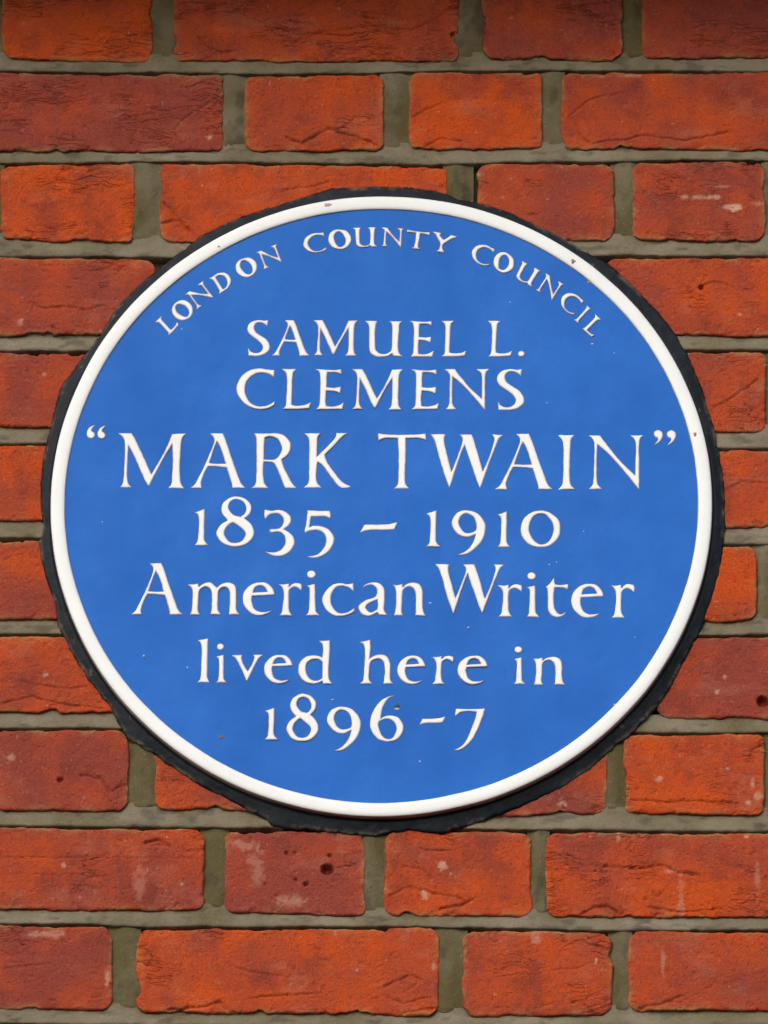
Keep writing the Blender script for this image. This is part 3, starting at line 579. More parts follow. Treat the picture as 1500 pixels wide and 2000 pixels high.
# mortar
m_mortar, n, l, b = new_mat('lime_mortar')
pos = wpos(n)
big = noise(n, l, pos, 22.0, 5, 0.6)
f = math_(n, l, 'ADD', attr(n, 'tone'), math_(n, l, 'MULTIPLY', math_(n, l, 'SUBTRACT', big, 0.5), 2.2))
col = mixc(n, l, ramp(n, l, f, 0.0, 1.0), (0.084, 0.069, 0.026), (0.186, 0.163, 0.118))
gs = noise(n, l, pos, 480.0, 2, 0.6)
col = mixc(n, l, math_(n, l, 'MULTIPLY', ramp(n, l, gs, 0.64, 0.78), 0.5), col, (0.30, 0.27, 0.20))
gr = noise(n, l, pos, 700.0, 4, 0.7)
col = mixc(n, l, ramp(n, l, gr, 0.57, 0.78), col, (0.065, 0.050, 0.026))
col = mixc(n, l, attr(n, 'soot'), col, (0.03, 0.027, 0.02))
l.new(col, b.inputs['Base Color']); b.inputs['Roughness'].default_value = 0.82; b.inputs['Specular IOR Level'].default_value = 0.3
nb = bump(n, l, noise(n, l, pos, 340.0, 5, 0.68), 0.0010)
l.new(nb, b.inputs['Normal'])

# black painted bedding collar
m_collar, n, l, b = new_mat('black_bitumen')
pos = wpos(n)
k = noise(n, l, pos, 60.0, 5, 0.65)
col = mixc(n, l, ramp(n, l, k, 0.35, 0.7), (0.003, 0.006, 0.011), (0.009, 0.015, 0.023))
dust = noise(n, l, pos, 180.0, 4, 0.6)
col = mixc(n, l, math_(n, l, 'MULTIPLY', attr(n, 'wear'), ramp(n, l, dust, 0.38, 0.66)), col, (0.17, 0.14, 0.11))
l.new(col, b.inputs['Base Color']); b.inputs['Roughness'].default_value = 0.50; b.inputs['Specular IOR Level'].default_value = 0.13
l.new(bump(n, l, noise(n, l, pos, 220.0, 4, 0.6), 0.0005), b.inputs['Normal'])

# glazes
def glaze(name, base, alt, rough):
    m, n, l, b = new_mat(name)
    pos = wpos(n)
    k = noise(n, l, pos, 14.0, 5, 0.62)
    col = mixc(n, l, ramp(n, l, k, 0.3, 0.7), base, alt)
    return m, n, l, b, pos, col
m_blue, n, l, b, pos, col = glaze('blue_glaze', (0.006, 0.101, 0.450), (0.014, 0.136, 0.545), 0.3)
sp = noise(n, l, pos, 420.0, 3, 0.7)
col = mixc(n, l, ramp(n, l, sp, 0.55, 0.85), col, (0.006, 0.088, 0.35))
l.new(col, b.inputs['Base Color']); b.inputs['Roughness'].default_value = 0.24; b.inputs['Specular IOR Level'].default_value = 0.07
l.new(bump(n, l, noise(n, l, pos, 120.0, 3, 0.5), 0.0004, 0.6), b.inputs['Normal'])
m_white, n, l, b, pos, col = glaze('white_glaze', (0.66, 0.705, 0.745), (0.71, 0.755, 0.785), 0.3)
stain = noise(n, l, pos, 95.0, 4, 0.7)
col = mixc(n, l, math_(n, l, 'MULTIPLY', ramp(n, l, stain, 0.60, 0.80), 0.20), col, (0.62, 0.47, 0.38))
spk = noise(n, l, pos, 650.0, 2, 0.6)
col = mixc(n, l, math_(n, l, 'MULTIPLY', ramp(n, l, spk, 0.72, 0.82), 0.3), col, (0.40, 0.38, 0.34))
col = mixc(n, l, attr(n, 'thin'), col, (0.40, 0.22, 0.15))      # body colour showing where the glaze runs thin over an edge
l.new(col, b.inputs['Base Color']); b.inputs['Roughness'].default_value = 0.38; b.inputs['Specular IOR Level'].default_value = 0.4
l.new(bump(n, l, noise(n, l, pos, 260.0, 3, 0.5), 0.0003, 0.6), b.inputs['Normal'])
def chip_mat(name, c):
    m, n, l, b = new_mat(name)
    k = noise(n, l, wpos(n), 900.0, 3, 0.6)
    l.new(mixc(n, l, k, tuple(v * 0.7 for v in c), c), b.inputs['Base Color']); b.inputs['Roughness'].default_value = 0.7
    return m
CHIP = {'cream': chip_mat('bare_biscuit', (0.55, 0.45, 0.32)), 'dark': chip_mat('green_stain', (0.02, 0.06, 0.09)), 'brown': chip_mat('brown_fleck', (0.16, 0.10, 0.13)),
        'rust': chip_mat('rust_fleck', (0.30, 0.22, 0.17)), 'grey': chip_mat('grey_fleck', (0.42, 0.41, 0.38)), 'white': chip_mat('white_fleck', (0.45, 0.55, 0.75))}

# ------------------------------------------------------------------ the wall
WALL_Z = -9.0                         # brick face, mm behind the glazed face of the plaque
wall = bpy.data.objects.new('brick_wall', None); scene.collection.objects.link(wall); wall.location = (0, 0, PLAQUE_Z)
wall['label'] = 'weathered red brick wall with struck grey mortar joints behind the round plaque'; wall['category'] = 'wall'

def seg_dist(px, py, poly):
    best = np.full(px.shape, 1e9); side = np.zeros(px.shape)
    for (ax, ay), (bx, by) in zip(poly[:-1], poly[1:]):
        dx, dy = bx - ax, by - ay; L2 = dx * dx + dy * dy + 1e-9
        t = np.clip(((px - ax) * dx + (py - ay) * dy) / L2, 0, 1)
        ex, ey = px - ax - t * dx, py - ay - t * dy
        d = np.hypot(ex, ey); m = d < best
        best = np.where(m, d, best); side = np.where(m, np.sign(ex * -dy + ey * dx), side)
    return best, side

def build_brick(idx, row, tl, tr, bl, br, tone, step):
    rs = np.random.RandomState(900 + idx)
    w = 0.5 * (tr[0] - tl[0] + br[0] - bl[0]); h = 0.5 * (tl[1] - bl[1] + tr[1] - br[1])
    nx = max(8, int(w / step)); ny = max(6, int(h / step))
    # finer spacing near the arrises
    def spaced(n, length):
        t = np.linspace(0, 1, n); e = min(0.12, 4.0 / length)
        return t + e * np.sin(2 * np.pi * t) * -0.55
    u, v = np.meshgrid(spaced(nx, w), spaced(ny, h))
    X = (bl[0] * (1 - u) + br[0] * u) * (1 - v) + (tl[0] * (1 - u) + tr[0] * u) * v
    Y = (bl[1] * (1 - u) + br[1] * u) * (1 - v) + (tl[1] * (1 - u) + tr[1] * u) * v
    s = 1000 + idx * 17
    dl, dr, db, dt = u * w, (1 - u) * w, v * h, (1 - v) * h
    def ragged(c, k, amp):
        o = amp * (0.95 * vnoise(c / 23.0 + k * 9.1, c * 0 + k * 3.3 + idx * 1.7, 5) + 0.55 * vnoise(c / 7.0 + k * 5.1, c * 0 + k * 1.3 + idx * 2.9, 6) + 0.26 * vnoise(c / 2.3, c * 0 + k + idx * .77, 7))
        chip = np.clip(vnoise(c / 15.0 + k * 31.0, c * 0 + idx * 4.4 + k, 8) - 0.58, 0, 1) * 6.5 * amp * (1 + 0.5 * vnoise(c / 3.0, c * 0 + idx, 9))
        return o * 0.85 + chip - 0.75
    def corner(c, L, rc):
        e = np.minimum(c, L - c); e = np.clip(e, 0, rc)
        return rc - np.sqrt(np.maximum(rc * rc - (rc - e) ** 2, 0))
    rc = rs.uniform(2.5, 6.0)
    ol = ragged(v * h, 1, 1.15) + corner(v * h, h, rc); orr = ragged(v * h, 2, 1.15) + corner(v * h, h, rc)
    ob_ = ragged(u * w, 3, 1.15) + corner(u * w, w, rc); ot = ragged(u * w, 4, 1.0) + corner(u * w, w, rc)
    fall = 5.0
    dX = ol * np.exp(-dl / fall) - orr * np.exp(-dr / fall); dY = ob_ * np.exp(-db / fall) - ot * np.exp(-dt / fall)
    X = X + dX; Y = Y + dY
    # face relief: sag, folds of the thrown clay, grain
    Z = 0.7 * fbm(X / 45.0, Y / 30.0, s, 2) + rs.uniform(-0.5, 0.5)
    Z += rs.uniform(-1, 1) * 0.5 * (u - 0.5) + rs.uniform(-1, 1) * 0.5 * (v - 0.5)
    ang = rs.uniform(-0.35, 0.35); ca, sa = math.cos(ang), math.sin(ang)
    xr, yr = X * ca + Y * sa, -X * sa + Y * ca
    wx = 9.0 * fbm(X / 22.0, Y / 22.0, 41 + idx % 7, 3); wy = 7.0 * fbm(X / 26.0 + 50, Y / 20.0, 61 + idx % 5, 3)
    n1 = vnoise((xr + wx) / 34.0, (yr + wy) / 6.5, 200 + idx)
    mask = smooth(-0.10, 0.45, fbm(X / 38.0 + idx * 3.1, Y / 24.0, 300, 3) + rs.uniform(-0.55, 0.15))
    Z += mask * (0.22 * np.tanh(n1 / 0.05) - 0.95 * np.exp(-(n1 / 0.05) ** 2))
    n2 = vnoise((xr + wx * 1.2) / 24.0, (yr + wy * 0.9) / 4.2, 400 + idx)
    Z += smooth(0.0, 0.5, mask) * (-0.35 * np.exp(-(n2 / 0.06) ** 2)) * smooth(-0.2, 0.4, fbm(X / 16.0, Y / 9.0 + idx, 470, 2))
    Z += 0.28 * fbm(X / 5.0, Y / 4.0, 77, 4, 0.6)
    pits = np.clip(vnoise(X / 2.6, Y / 2.2, 88) - 0.62, 0, 1); Z -= pits * 2.4
    cx0, cx1, cy0, cy1 = X.min() - 3, X.max() + 3, Y.min() - 3, Y.max() + 3
    for pts, depth, wid in CREASES:
        mx = sum(q[0] for q in pts) / len(pts); my = sum(q[1] for q in pts) / len(pts)
        if not (cx0 < mx < cx1 and cy0 < my < cy1): continue
        wob = 1.1 * fbm(X / 6.0, Y / 6.0, 500, 2)
        d, side = seg_dist(X + wob, Y + 1.1 * fbm(X / 6.0 + 9, Y / 6.0, 520, 2), pts)
        Z += -depth * np.exp(-(d / wid) ** 2) * (0.75 + 0.5 * vnoise(X / 4.0, Y / 4.0, 540)) + side * 0.55 * np.exp(-d / 3.5) * depth * 0.5
    for px, py, r in PITS:
        if cx0 < px < cx1 and cy0 < py < cy1:
            d = np.hypot((X - px) * 0.85, Y - py) + 0.5 * vnoise(X / 2.0, Y / 2.0, 560)
            Z -= (1 - smooth(0.45, 1.05, d / r)) * min(9.0, 1.9 * r)
    # arris
    e = np.minimum(np.minimum(dl, dr), np.minimum(db, dt))
    ra = 1.5 + 0.8 * vnoise(X / 9.0, Y / 9.0, 600)
    q = np.clip(1 - e / ra, 0, 1)
    Z -= ra * (1 - np.sqrt(np.maximum(1 - q * q, 0))) * 0.9
    # spalled bites along the arrises
    bite = np.clip(fbm(X / 7.0 + idx, Y / 6.0, 620, 3) - 0.12, 0, 1) * np.exp(-e / 3.0); Z -= bite * 3.6
    Rr = np.hypot(X, Y); cut = np.interp(np.degrees(np.arctan2(Y, X)) % 360, [c[0] for c in COLLAR], [c[1] for c in COLLAR], period=360)
    Z -= 3.0 * (1 - smooth(-2.0, 0.3, Rr - cut))          # cut back where the plaque was let into the wall
    # attributes
    tn = tone + 0.16 * fbm(X / 9.0 + idx, Y / 110.0, 645, 2) + 0.30 * fbm(X / 60.0 + idx * 5.7, Y / 45.0, 640, 2) + 0.12 * rs.uniform(-1, 1)
    lime = np.zeros(X.shape)
    for px, py, rx, ry, st in LIME:
        if cx0 < px < cx1 and cy0 < py < cy1:
            d = np.hypot((X - px) / rx, (Y - py) / ry) + 0.9 * fbm(X / 4.0, Y / 4.0, 660, 4, 0.65)
            lime = np.maximum(lime, min(1.0, st * 0.62) * (1 - smooth(0.35, 1.1, d)))
    film = smooth(0.15, 0.7, fbm(X / 30.0 + 7 * idx, Y / 18.0, 680, 5, 0.65)) * 0.09
    lime = np.clip(lime + film, 0, 1)
    fleck = vnoise(X / 2.4 + 40, Y / 2.4, 690); lime = np.clip(lime + 0.4 * smooth(0.93, 0.99, fleck), 0, 1)
    smear = np.exp(-e / 1.9) * smooth(-0.25, 0.40, fbm(X / 12.0 + 3 * idx, Y / 10.0, 700, 3)) * 0.75
    ox, oy = 0.5 * (X.min() + X.max()), 0.5 * (Y.min() + Y.max())
    verts = np.stack([X.ravel(), Y.ravel(), Z.ravel() + WALL_Z], 1)
    faces = grid_faces(nx, ny)
    # sides running back into the wall
    loop = np.concatenate([np.arange(nx), np.arange(1, ny) * nx + nx - 1, (ny - 1) * nx + np.arange(nx - 2, -1, -1), np.arange(ny - 2, 0, -1) * nx])
    back = verts[loop].copy(); back[:, 2] = WALL_Z - 22.0
    k0 = len(verts); m = len(loop); a = loop; bidx = np.roll(loop, -1); c = k0 + np.arange(m); d = np.roll(c, -1)
    faces = np.concatenate([faces, np.stack([bidx, a, c, d], 1)])
    verts = np.concatenate([verts, back])
    ex = lambda arr: np.concatenate([arr.ravel(), arr.ravel()[loop]])
    make_obj('brick', verts, faces, m_brick, wall, {'tone': ex(tn), 'lime': ex(lime), 'smear': ex(smear), 'drag': ex(smooth(0.25, 1.0, mask + 0.5 * fbm(X / 15.0, Y / 12.0, 705, 3)))}, True, (ox, oy, WALL_Z))

rows = {}
for i, bk in enumerate(BRICKS):
    row, tlx, tly, trx, try_, blx, bly, brx, bry, tone = bk
    inview = 0 <= row <= 10 and trx > -300 and tlx < 300
    build_brick(i, row, (tlx, tly), (trx, try_), (blx, bly), (brx, bry), tone, 0.8 if inview else 2.6)
    rows.setdefault(row, []).append(bk)
for r in rows: rows[r].sort(key=lambda q: q[1])

def strip(name, P0, P1, prof, ni, nj, seed, tone):
    """mortar strip: P0(i), P1(i) are the two long edges, prof(t, s) gives depth across and along"""
    t, s = np.meshgrid(np.linspace(0, 1, ni), np.linspace(0, 1, nj))
    X = P0[0][None, :] * (1 - s) + P1[0][None, :] * s; Y = P0[1][None, :] * (1 - s) + P1[1][None, :] * s
    Z, soot = prof(X, Y, t, s)
    verts = np.stack([X.ravel(), Y.ravel(), Z.ravel() + WALL_Z], 1)
    tn = tone + 0.25 * fbm(X / 70.0, Y / 30.0, seed + 3, 2)
    o = (float(X.mean()), float(Y.mean()), WALL_Z)
    make_obj(name, verts, grid_faces(ni, nj), m_mortar, wall, {'tone': tn.ravel(), 'soot': soot.ravel()}, True, o)

rk = sorted(rows)
bed_low = {}
XL = np.arange(-420, 520.1, 1.5)
def edge_poly(bricks, top):
    xs, ys = [], []
    for q in bricks:
        if top: xs += [q[1], q[3]]; ys += [q[2], q[4]]
        else: xs += [q[5], q[7]]; ys += [q[6], q[8]]
    o = np.argsort(xs); y = np.interp(XL, np.array(xs)[o], np.array(ys)[o])
    k = np.ones(41) / 41; return np.convolve(np.pad(y, 20, 'edge'), k, 'valid')
for ra, rb in zip(rk[:-1], rk[1:]):
    up = edge_poly(rows[ra], False) + 1.8
    lo = edge_poly(rows[rb], True) + 1.5 + 0.9 * fbm(XL / 45.0, XL * 0 + rb * 7.3, 720, 3) + 0.35 * vnoise(XL / 6.0, XL * 0 + rb, 722)
    pc = [0.5 * (q[7] + w_[5]) for q, w_ in zip(rows[ra][:-1], rows[ra][1:]) if w_[1] - q[3] < 32]
    near = np.zeros(len(XL))
    for c_ in pc: near = np.maximum(near, 1 - smooth(7.0, 17.0, np.abs(XL - c_)))
    up = up + 3.5 * near
    def prof(X, Y, t, s, rb=rb, near=near):
        # s = 0 at the struck lower lip (arrays run upward): the lip stands proud, the top is pushed in under the brick above
        z = (-3.6 + 1.9 * near[None, :]) * smooth(0.0, 1.0, s) ** 0.9 + 0.35 - 0.9 * np.exp(-s * 9)
        lip = np.exp(-s * 14)
        z = z + 0.9 * fbm(X / 55.0, Y / 9.0 + rb * 3.0, 730, 3) + 0.22 * fbm(X / 6.0, Y / 4.0, 740, 3)
        z = z - 1.6 * np.clip(vnoise(X / 9.0, Y * 0 + rb, 750) - 0.35, 0, 1) * lip * 2
        z[0] = -16.0; z[1] -= 0.5
        soot = 0.5 * smooth(0.15, 0.6, fbm(X / 14.0, Y / 6.0 + rb, 760, 4))
        return z, soot
    low2 = lo.copy()
    strip('bed_joint', (XL, low2), (XL, up), prof, len(XL), 18, 800 + rb * 5, 0.72)
    bed_low[rb] = lo
for r in rk:
    bs = rows[r]
    for k, (q, w_) in enumerate(zip(bs[:-1], bs[1:])):
        if w_[1] - q[3] > 32: continue
        sd_ = 1 if (r * 7 + k * 3) % 5 < 3 else -1
        ytop = max(q[4], w_[2]) + 3.0; ybot = min(q[8], w_[6]) - 5.0
        Ys = np.arange(ybot, ytop + 0.1, 1.5); tt = (Ys - ybot) / (ytop - ybot)
        x0 = q[7] * (1 - tt) + q[3] * tt - 2.6; x1 = w_[5] * (1 - tt) + w_[1] * tt + (2.6 if w_[1] - q[3] < 23 else -4.0)
        def prof(X, Y, t, s, r=r, k=k, sd_=sd_):
            c = s if sd_ > 0 else 1 - s
            z = -0.8 - 2.6 * smooth(0.45, 0.95, c) - 1.1 * smooth(0.75, 1.0, 1 - c)
            z = z - 4.5 * smooth(0.14, 0.0, t) - 1.2 * smooth(0.86, 1.0, t) + 0.7 * fbm(X / 10.0, Y / 28.0, 770 + k, 3) + 0.22 * fbm(X / 5.0, Y / 6.0, 780, 3)
            soot = 0.55 * smooth(0.1, 0.6, fbm(X / 8.0, Y / 14.0 + r, 790, 4))
            return z, soot
        # along = Y, across = X ; order so that faces look outward
        nj, ni = 14, len(Ys)
        t, s = np.meshgrid(np.linspace(0, 1, ni), np.linspace(0, 1, nj), indexing='ij')
        X = x0[:, None] * (1 - s) + x1[:, None] * s; Y = np.repeat(Ys[:, None], nj, 1)
        Z, soot = prof(X, Y, t, s)
        verts = np.stack([X.ravel(), Y.ravel(), Z.ravel() + WALL_Z], 1)
        tn = 0.18 + 0.25 * fbm(X / 40.0, Y / 40.0, 810, 2)
        make_obj('upright_joint', verts, grid_faces(nj, ni), m_mortar, wall, {'tone': tn.ravel(), 'soot': soot.ravel()}, True, (float(X.mean()), float(Y.mean()), WALL_Z))
# backing mortar deep in the joints
gx, gy = np.meshgrid(np.linspace(-420, 520, 60), np.linspace(-560, 580, 60))
gz = WALL_Z - 11.0 + 1.2 * fbm(gx / 30, gy / 30, 830, 3)
make_obj('joint_backing', np.stack([gx.ravel(), gy.ravel(), gz.ravel()], 1), grid_faces(60, 60), m_mortar, wall, {'tone': np.full(3600, 0.1), 'soot': np.full(3600, 0.6)}, True, (0, 0, WALL_Z))

# added stone-coloured band, unseen above the view, put in to shade the upper courses
m_shade_band, n, l, b = new_mat('shade_band_stone')
pos = wpos(n)
l.new(mixc(n, l, noise(n, l, pos, 30.0, 5, 0.6), (0.24, 0.22, 0.18), (0.34, 0.31, 0.26)), b.inputs['Base Color']); b.inputs['Roughness'].default_value = 0.85
l.new(bump(n, l, noise(n, l, pos, 240.0, 5, 0.6), 0.001), b.inputs['Normal'])
sec = [(-12, 428), (26, 428), (34, 434), (40, 446), (80, 456), (120, 460), (152, 462), (160, 468), (160, 506), (152, 512), (-12, 570)]
xs = np.linspace(-700, 800, 61)
V = [(x, y + 0.8 * math.sin(x / 37.0), z + WALL_Z) for x in xs for z, y in sec]
K = len(sec)
Fc = [[i * K + j, i * K + j + 1, (i + 1) * K + j + 1, (i + 1) * K + j] for i in range(len(xs) - 1) for j in range(K - 1)]
Fc += [list(range(K)), [(len(xs) - 1) * K + j for j in range(K)][::-1]]
make_obj('added_shade_band', V, Fc, m_shade_band, wall, None, False, (0, 500, WALL_Z))

# ------------------------------------------------------------------ the plaque
plaque = bpy.data.objects.new('plaque', None); scene.collection.objects.link(plaque); plaque.location = (0, 0, PLAQUE_Z)
plaque['label'] = 'round blue glazed plaque with white rim and raised white lettering'; plaque['category'] = 'plaque'
RI, RO = 237.0, 247.6
def polar(radii, zs, n, close_centre=False):
    th = np.linspace(0, 2 * np.pi, n, endpoint=False)
    R, T = np.meshgrid(radii, th, indexing='ij')
    return R, T, R * np.cos(T), R * np.sin(T), np.repeat(np.asarray(zs, float)[:, None], n, 1)
def polar_faces(m, n):
    i, j = np.meshgrid(np.arange(m - 1), np.arange(n), indexing='ij')
    a = (i * n + j).ravel(); b_ = (i * n + (j + 1) % n).ravel()
    return np.stack([a, a + n, b_ + n, b_], 1)
# face: a shallow, slightly wavy glazed disc
rad = np.concatenate([[0.01], np.linspace(4, RI + 1.5, 70)])
R, T, X, Y, Z = polar(rad, np.zeros(len(rad)), 360)
Z = 0.8 * fbm(X / 60.0, Y / 60.0, 850, 3) * smooth(0, 40, RI + 2 - R) + 0.10 * fbm(X / 14.0, Y / 14.0, 860, 3) - 0.9 * np.exp(-(RI - R).clip(0) / 2.0) * 0
make_obj('face', np.stack([X.ravel(), Y.ravel(), Z.ravel()], 1), polar_faces(len(rad), 360), m_blue, plaque)
# rim: rounded bead standing above the face, rolling back to the wall outside
ph = np.linspace(math.radians(178), math.radians(0), 22)
rc_, hw, hh = 0.5 * (RI + RO), 0.5 * (RO - RI), 1.9
pr = [RI - 0.6] + list(rc_ + hw * np.sign(np.cos(ph)) * np.abs(np.cos(ph)) ** 0.7) + [RO + 0.2, RO + 0.1, RO - 0.2]
pz = [-1.5] + list(hh * np.abs(np.sin(ph)) ** 0.65) + [-2.0, -5.0, -11.0]
R, T, X, Y, Z = polar(pr, pz, 540)
wob = 0.35 * fbm(np.cos(T) * 5, np.sin(T) * 5, 870, 3)
thin = np.zeros(R.shape); thin[0:5] = np.array([0.9, 0.9, 0.8, 0.5, 0.15])[:, None]
thin[-4:] = np.array([0.25, 0.45, 0.65, 0.8])[:, None] * (0.5 + 0.5 * smooth(-0.3, 0.5, fbm(np.cos(T[-4:]) * 9, np.sin(T[-4:]) * 9, 880, 3)))
thin *= 0.35 + 0.65 * smooth(-0.45, 0.35, fbm(np.cos(T) * 16, np.sin(T) * 16, 890, 3))
X = X + wob * np.cos(T); Y = Y + wob * np.sin(T); Z = Z + 0.25 * fbm(np.cos(T) * 7, np.sin(T) * 7 + 30, 900, 2)
make_obj('rim', np.stack([X.ravel(), Y.ravel(), Z.ravel()], 1), polar_faces(len(pr), 540), m_white, plaque, {'thin': thin.ravel()})
# black bedding collar with its ragged outer edge
ca_ = np.array([c[0] for c in COLLAR]); cr_ = np.array([c[1] for c in COLLAR])
NT = 720
th = np.linspace(0, 2 * np.pi, NT, endpoint=False)
ro = np.interp(np.degrees(th), np.concatenate([ca_ - 360, ca_, ca_ + 360]), np.tile(cr_, 3))
ro = ro + 0.9 * vnoise(th * 40, th * 0, 910) * 0.8 + 0.5 * vnoise(th * 110, th * 0 + 3, 911)
M = 16
s = np.linspace(0, 1, M)[:, None]
R = (RO - 1.5) * (1 - s) + ro[None, :] * s; T = np.repeat(th[None, :], M, 0)
X = R * np.cos(T); Y = R * np.sin(T)
Z = -5.2 - 3.0 * s - 1.2 * np.exp(-((R - RO) / 1.6) ** 2) + 0.55 * fbm(X / 22.0, Y / 22.0, 920, 3) + 0.14 * fbm(X / 4.0, Y / 4.0, 930, 3)
Z[-1] -= 0.6
wear = smooth(0.70, 1.0, s + 0 * R) * smooth(-0.35, 0.4, fbm(X / 18.0, Y / 18.0, 940, 3)) * 0.8 + 0.7 * smooth(0.62, 0.85, fbm(X / 6.0, Y / 6.0, 950, 2))
verts = np.stack([X.ravel(), Y.ravel(), Z.ravel()], 1); faces = polar_faces(M, NT)
k0 = len(verts); last = np.arange((M - 1) * NT, M * NT); bk = verts[last].copy(); bk[:, 2] = WALL_Z - 14
faces = np.concatenate([faces, np.stack([last, k0 + np.arange(NT), k0 + np.roll(np.arange(NT), -1), np.roll(last, -1)], 1)])
make_obj('bedding_collar', np.concatenate([verts, bk]), faces, m_collar, plaque, {'wear': np.concatenate([wear.ravel(), wear.ravel()[last]])})

# ------------------------------------------------------------------ raised lettering
def outline(pts):
    """closed contour of (x, y, corner) control points -> dense polyline; smooth points are joined by Catmull-Rom arcs"""
    P = np.array([(x, y) for x, y, c in pts], float); K = [c for x, y, c in pts]; n = len(P); out = []
    for i in range(n):
        p1, p2 = P[i], P[(i + 1) % n]
        k1, k2 = K[i], K[(i + 1) % n]
        p0 = 2 * p1 - p2 if k1 else P[i - 1]; p3 = 2 * p2 - p1 if k2 else P[(i + 2) % n]
        if k1 and k2: out.append(p1); continue
        L = np.linalg.norm(p2 - p1)
        m1 = (p2 - p0) * 0.5; m2 = (p3 - p1) * 0.5
        for m in (m1, m2):
            ln = np.linalg.norm(m)
            if ln > 1.4 * L: m *= 1.4 * L / ln
        for t in np.linspace(0, 1, 7)[:-1]:
            a = 2 * t ** 3 - 3 * t ** 2 + 1; b_ = t ** 3 - 2 * t ** 2 + t; c = -2 * t ** 3 + 3 * t ** 2; d = t ** 3 - t ** 2
            out.append(a * p1 + b_ * m1 + c * p2 + d * m2)
    return np.array(out)
KIND = {'dot': 'full_stop', 'oq': 'quotation_mark', 'cq': 'quotation_mark', '-': 'dash'}
STEP, RISE, ROUND = 0.42, 0.45, 1.2
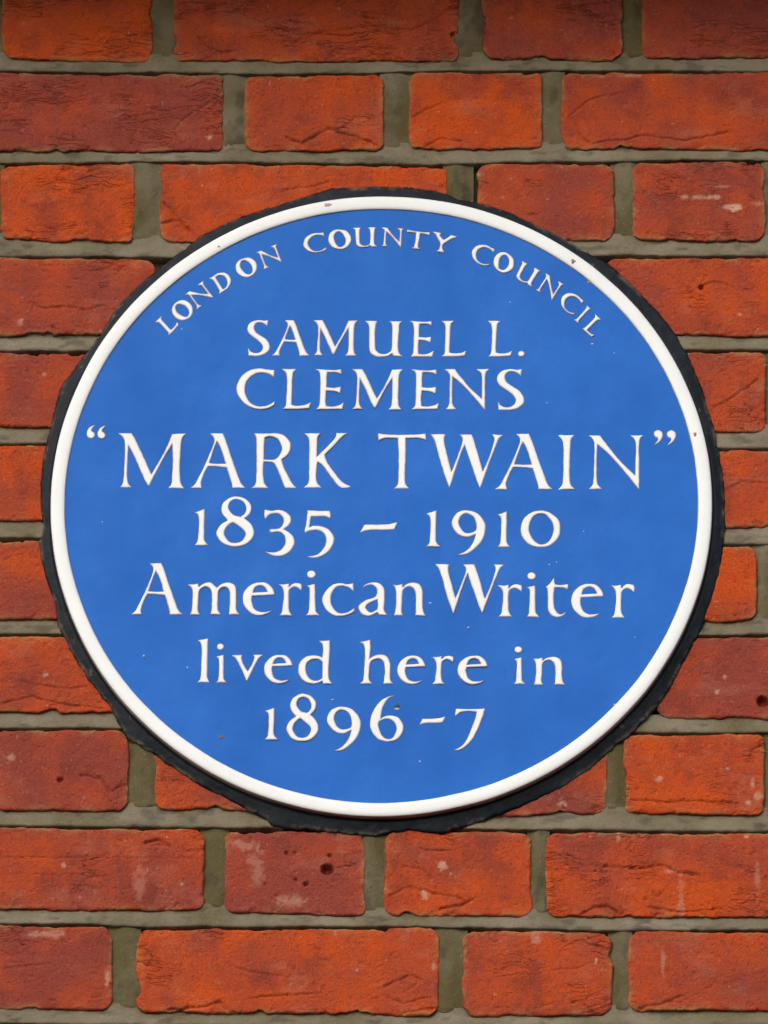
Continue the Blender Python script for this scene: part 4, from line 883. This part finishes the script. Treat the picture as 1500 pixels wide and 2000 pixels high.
def build_letter(g, ox, oy, rx, ry, ux, uy, grow):
    polys = []
    for c in GLYPHS[g]:
        q = outline(c); polys.append(np.stack([ox + q[:, 0] * rx + q[:, 1] * ux, oy + q[:, 0] * ry + q[:, 1] * uy], 1))
    allp = np.concatenate(polys); x0, y0 = allp.min(0) - 1.2; x1, y1 = allp.max(0) + 1.2
    xs = np.arange(x0, x1 + STEP, STEP); ys = np.arange(y0, y1 + STEP, STEP); nx, ny = len(xs), len(ys)
    GX, GY = np.meshgrid(xs, ys); px, py = GX.ravel(), GY.ravel()
    inside = np.zeros(px.shape, bool); dist = np.full(px.shape, 1e9)
    for q in polys:
        A = q; Bq = np.roll(q, -1, 0)
        for (ax, ay), (bx, by) in zip(A, Bq):
            dx, dy = bx - ax, by - ay; L2 = dx * dx + dy * dy
            if L2 < 1e-12: continue
            t = np.clip(((px - ax) * dx + (py - ay) * dy) / L2, 0, 1)
            dist = np.minimum(dist, (px - ax - t * dx) ** 2 + (py - ay - t * dy) ** 2)
            if ay != by:
                cr = ((ay > py) != (by > py)) & (px < (bx - ax) * (py - ay) / (by - ay) + ax); inside ^= cr
    sd = np.where(inside, 1, -1) * np.sqrt(dist) + grow + 0.10 * vnoise(px / 3.0, py / 3.0, 960)
    # marching squares
    F = sd; ins = F > 0
    vid = -np.ones(len(F), int); keep = np.where(ins)[0]; vid[keep] = np.arange(len(keep))
    V = [(px[i], py[i]) for i in keep]; D = [F[i] for i in keep]
    edge = {}; faces = []; border = []
    def cut(a, b_):
        key = (a, b_) if a < b_ else (b_, a)
        if key not in edge:
            t = F[a] / (F[a] - F[b_]); edge[key] = len(V); V.append((px[a] + t * (px[b_] - px[a]), py[a] + t * (py[b_] - py[a]))); D.append(0.0)
        return edge[key]
    I, J = np.meshgrid(np.arange(nx - 1), np.arange(ny - 1)); a = (J * nx + I).ravel()
    quad = np.stack([a, a + 1, a + nx + 1, a + nx], 1); cnt = ins[quad].sum(1)
    faces = vid[quad[cnt == 4]].tolist()
    for c in quad[(cnt > 0) & (cnt < 4)]:
        loops = [list(c)]
        f = [bool(ins[i]) for i in c]
        if f in ([True, False, True, False], [False, True, False, True]):
            loops = [[c[0], c[1], c[2]], [c[0], c[2], c[3]]]
        for lp in loops:
            poly = []; cuts = []
            for i in range(len(lp)):
                p_, q_ = lp[i], lp[(i + 1) % len(lp)]
                if ins[p_]: poly.append(vid[p_])
                if ins[p_] != ins[q_]:
                    k = cut(p_, q_); poly.append(k); cuts.append((k, bool(ins[p_])))
            if len(poly) >= 3: faces.append([int(z) for z in poly])
            if len(cuts) == 2:
                o_, i_ = (cuts[0][0], cuts[1][0]) if cuts[0][1] else (cuts[1][0], cuts[0][0])
                border.append((o_, i_))
    V = np.array(V); D = np.array(D)
    k = np.clip(D / ROUND, 0, 1)
    H = 0.22 + RISE * np.sqrt(1 - (1 - k) ** 2)
    base = {}
    verts = [tuple(q) for q in np.column_stack([V, H])]; thin = list(0.9 * np.exp(-(D / 0.62) ** 2))
    for o_, i_ in border:
        for q in (o_, i_):
            if q not in base:
                base[q] = len(verts); verts.append((V[q][0], V[q][1], -0.6)); thin.append(0.9)
        faces.append([i_, o_, base[o_], base[i_]])
    thin = np.array(thin); vv = np.array(verts)
    thin *= 0.30 + 0.70 * smooth(-0.45, 0.30, fbm(vv[:, 0] / 9.0, vv[:, 1] / 9.0, 970, 3))
    name = KIND.get(g, 'digit' if g.isdigit() else 'letter')
    make_obj(name, vv, faces, m_white, plaque, {'thin': thin}, True, (float(V[:, 0].mean()), float(V[:, 1].mean()), 0.0))
for q in PLACED: build_letter(*q)

# ------------------------------------------------------------------ chips and flecks in the glaze
for i, (x, y, rx, ry, kind) in enumerate(CHIPS):
    r = math.hypot(x, y); z = 0.15
    if r > RI: z = hh * abs(math.sin(math.acos(max(-1, min(1, (r - rc_) / hw))))) ** 0.75
    th = np.linspace(0, 2 * np.pi, 12, endpoint=False)
    wob = 1 + 0.3 * vnoise(np.cos(th) * 2 + i, np.sin(th) * 2, 980)
    V = [(x, y, z + 0.45)] + [(x + rx * .6 * w_ * math.cos(t), y + ry * .6 * w_ * math.sin(t), z + 0.35) for t, w_ in zip(th, wob)] + [(x + rx * w_ * math.cos(t), y + ry * w_ * math.sin(t), z - 0.5) for t, w_ in zip(th, wob)]
    Fc = [[0, 1 + k, 1 + (k + 1) % 12] for k in range(12)] + [[1 + k, 13 + k, 13 + (k + 1) % 12, 1 + (k + 1) % 12] for k in range(12)]
    make_obj('glaze_fleck', V, Fc, CHIP[kind], plaque, None, True, (x, y, z))
